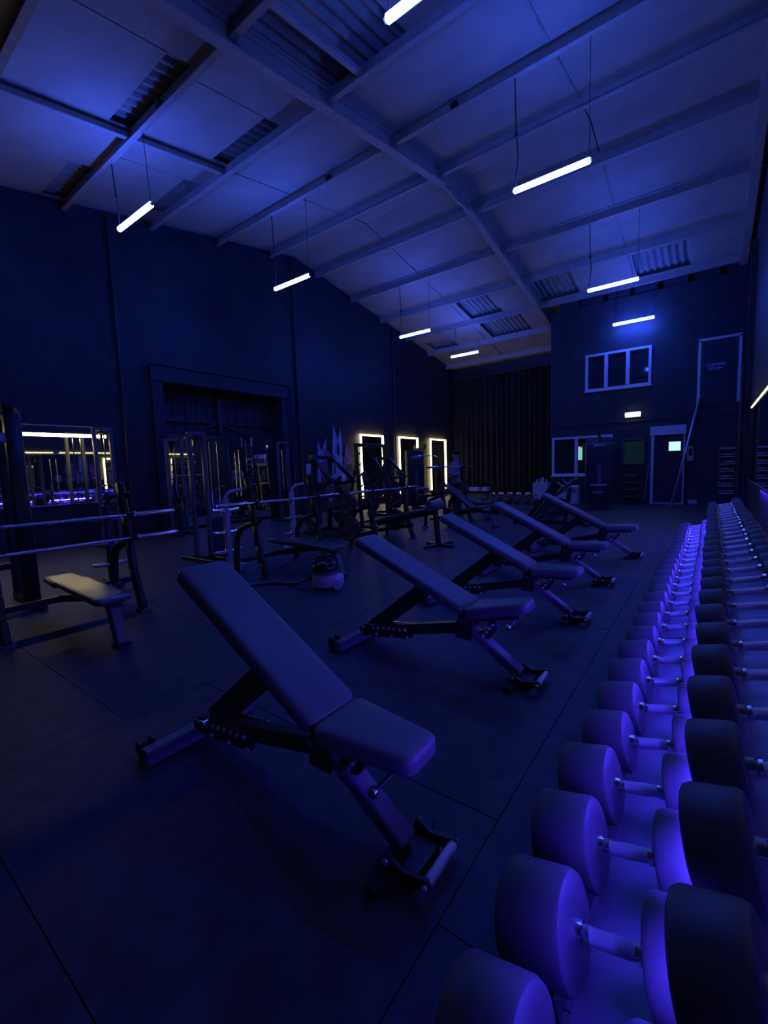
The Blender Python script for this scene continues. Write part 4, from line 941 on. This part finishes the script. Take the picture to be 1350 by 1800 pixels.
# facing -y (toward the camera side), arms folded in front
N = [((0, 0, .98), (.15, .11)), ((0, -.01, 1.15), (.135, .10)), ((0, -.01, 1.34), (.155, .105)), ((0, 0, 1.47), (.10, .08)), ((0, -.01, 1.55), (.052, .055)), ((0, -.025, 1.63), (.07, .085)), ((0, -.02, 1.72), (.078, .095)), ((0, -.015, 1.79), (.05, .06)),
     ((.19, 0, 1.43), .058), ((.25, -.03, 1.18), .045), ((.10, -.21, 1.14), .036), ((-.02, -.235, 1.16), .03),
     ((-.19, 0, 1.43), .058), ((-.25, -.03, 1.18), .045), ((-.10, -.20, 1.10), .036), ((.02, -.225, 1.10), .03),
     ((.09, 0, .90), .095), ((.10, -.01, .50), .062), ((.10, .02, .09), .042), ((.11, -.12, .035), .035),
     ((-.09, 0, .90), .095), ((-.10, -.03, .50), .062), ((-.11, -.02, .09), .042), ((-.13, -.15, .035), .035)]
E_ = [(0, 1), (1, 2), (2, 3), (3, 4), (4, 5), (5, 6), (6, 7), (3, 8), (8, 9), (9, 10), (10, 11), (3, 12), (12, 13), (13, 14), (14, 15), (0, 16), (16, 17), (17, 18), (18, 19), (0, 20), (20, 21), (21, 22), (22, 23)]
body = skin_mesh('body', N, E_, 'skin', pe)
# fingers, five on each forearm
for hx, hz, sg_ in ((-.02, 1.16, -1), (.02, 1.10, 1)):
    for k in range(4):
        MB().tube([(hx, -.235, hz + .03 - .02 * k), (hx + sg_ * .045, -.25, hz + .034 - .021 * k), (hx + sg_ * (.085 - .006 * abs(k - 1)), -.235, hz + .034 - .021 * k)], [.010, .009, .007], 6).build('finger', 'skin', pe)
    MB().tube([(hx - sg_ * .01, -.25, hz + .03), (hx + sg_ * .02, -.262, hz + .06), (hx + sg_ * .045, -.255, hz + .07)], [.011, .010, .008], 6).build('thumb', 'skin', pe)
top = [((0, 0, .93), (.175, .135)), ((0, -.01, 1.15), (.165, .125)), ((0, -.01, 1.34), (.18, .13)), ((0, 0, 1.46), (.125, .105)), ((0, 0.01, 1.52), (.085, .08)),
       ((.19, 0, 1.43), .078), ((.255, -.03, 1.18), .062), ((.10, -.215, 1.14), .05), ((-.19, 0, 1.43), .078), ((-.255, -.03, 1.18), .062), ((-.10, -.205, 1.10), .05)]
skin_mesh('hooded_top', top, [(0, 1), (1, 2), (2, 3), (3, 4), (3, 5), (5, 6), (6, 7), (3, 8), (8, 9), (9, 10)], 'hoodie', pe)
skin_mesh('trousers', [((0, 0, .98), (.16, .125)), ((.09, 0, .88), .115), ((.10, -.01, .50), .082), ((.10, .02, .09), .062), ((-.09, 0, .88), .115), ((-.10, -.03, .50), .082), ((-.11, -.02, .09), .062)],
          [(0, 1), (1, 2), (2, 3), (0, 4), (4, 5), (5, 6)], 'trousers', pe)
for s, yy in ((.11, -.06), (-.12, -.09)):
    MB().pad(0.28, 0.09, 0.10, 0.08, 0.04, 0.02, Matrix.Translation((s, yy + .14, 0.0)) @ Matrix.Rotation(-PI / 2, 4, 'Z')).build('shoe', 'black_plastic', pe, 60)
MB().sph((0, 0.0, 1.745), 0.108, 16, (.86, 1.0, .80)).build('hair', 'hair', pe)
MB().sph((0, -.112, 1.665), 0.016, 8, (.8, 1, 1.3)).build('nose', 'skin', pe)
for s in (-1, 1):
    MB().sph((s * .033, -.103, 1.695), 0.011, 8).build('eye', 'white_plastic', pe)
    MB().sph((s * .083, -.01, 1.675), 0.022, 8, (.5, .8, 1.3)).build('ear', 'skin', pe)
MB().box((0, -.105, 1.625), (0.045, 0.01, 0.008)).build('mouth', 'paint_pink', pe)
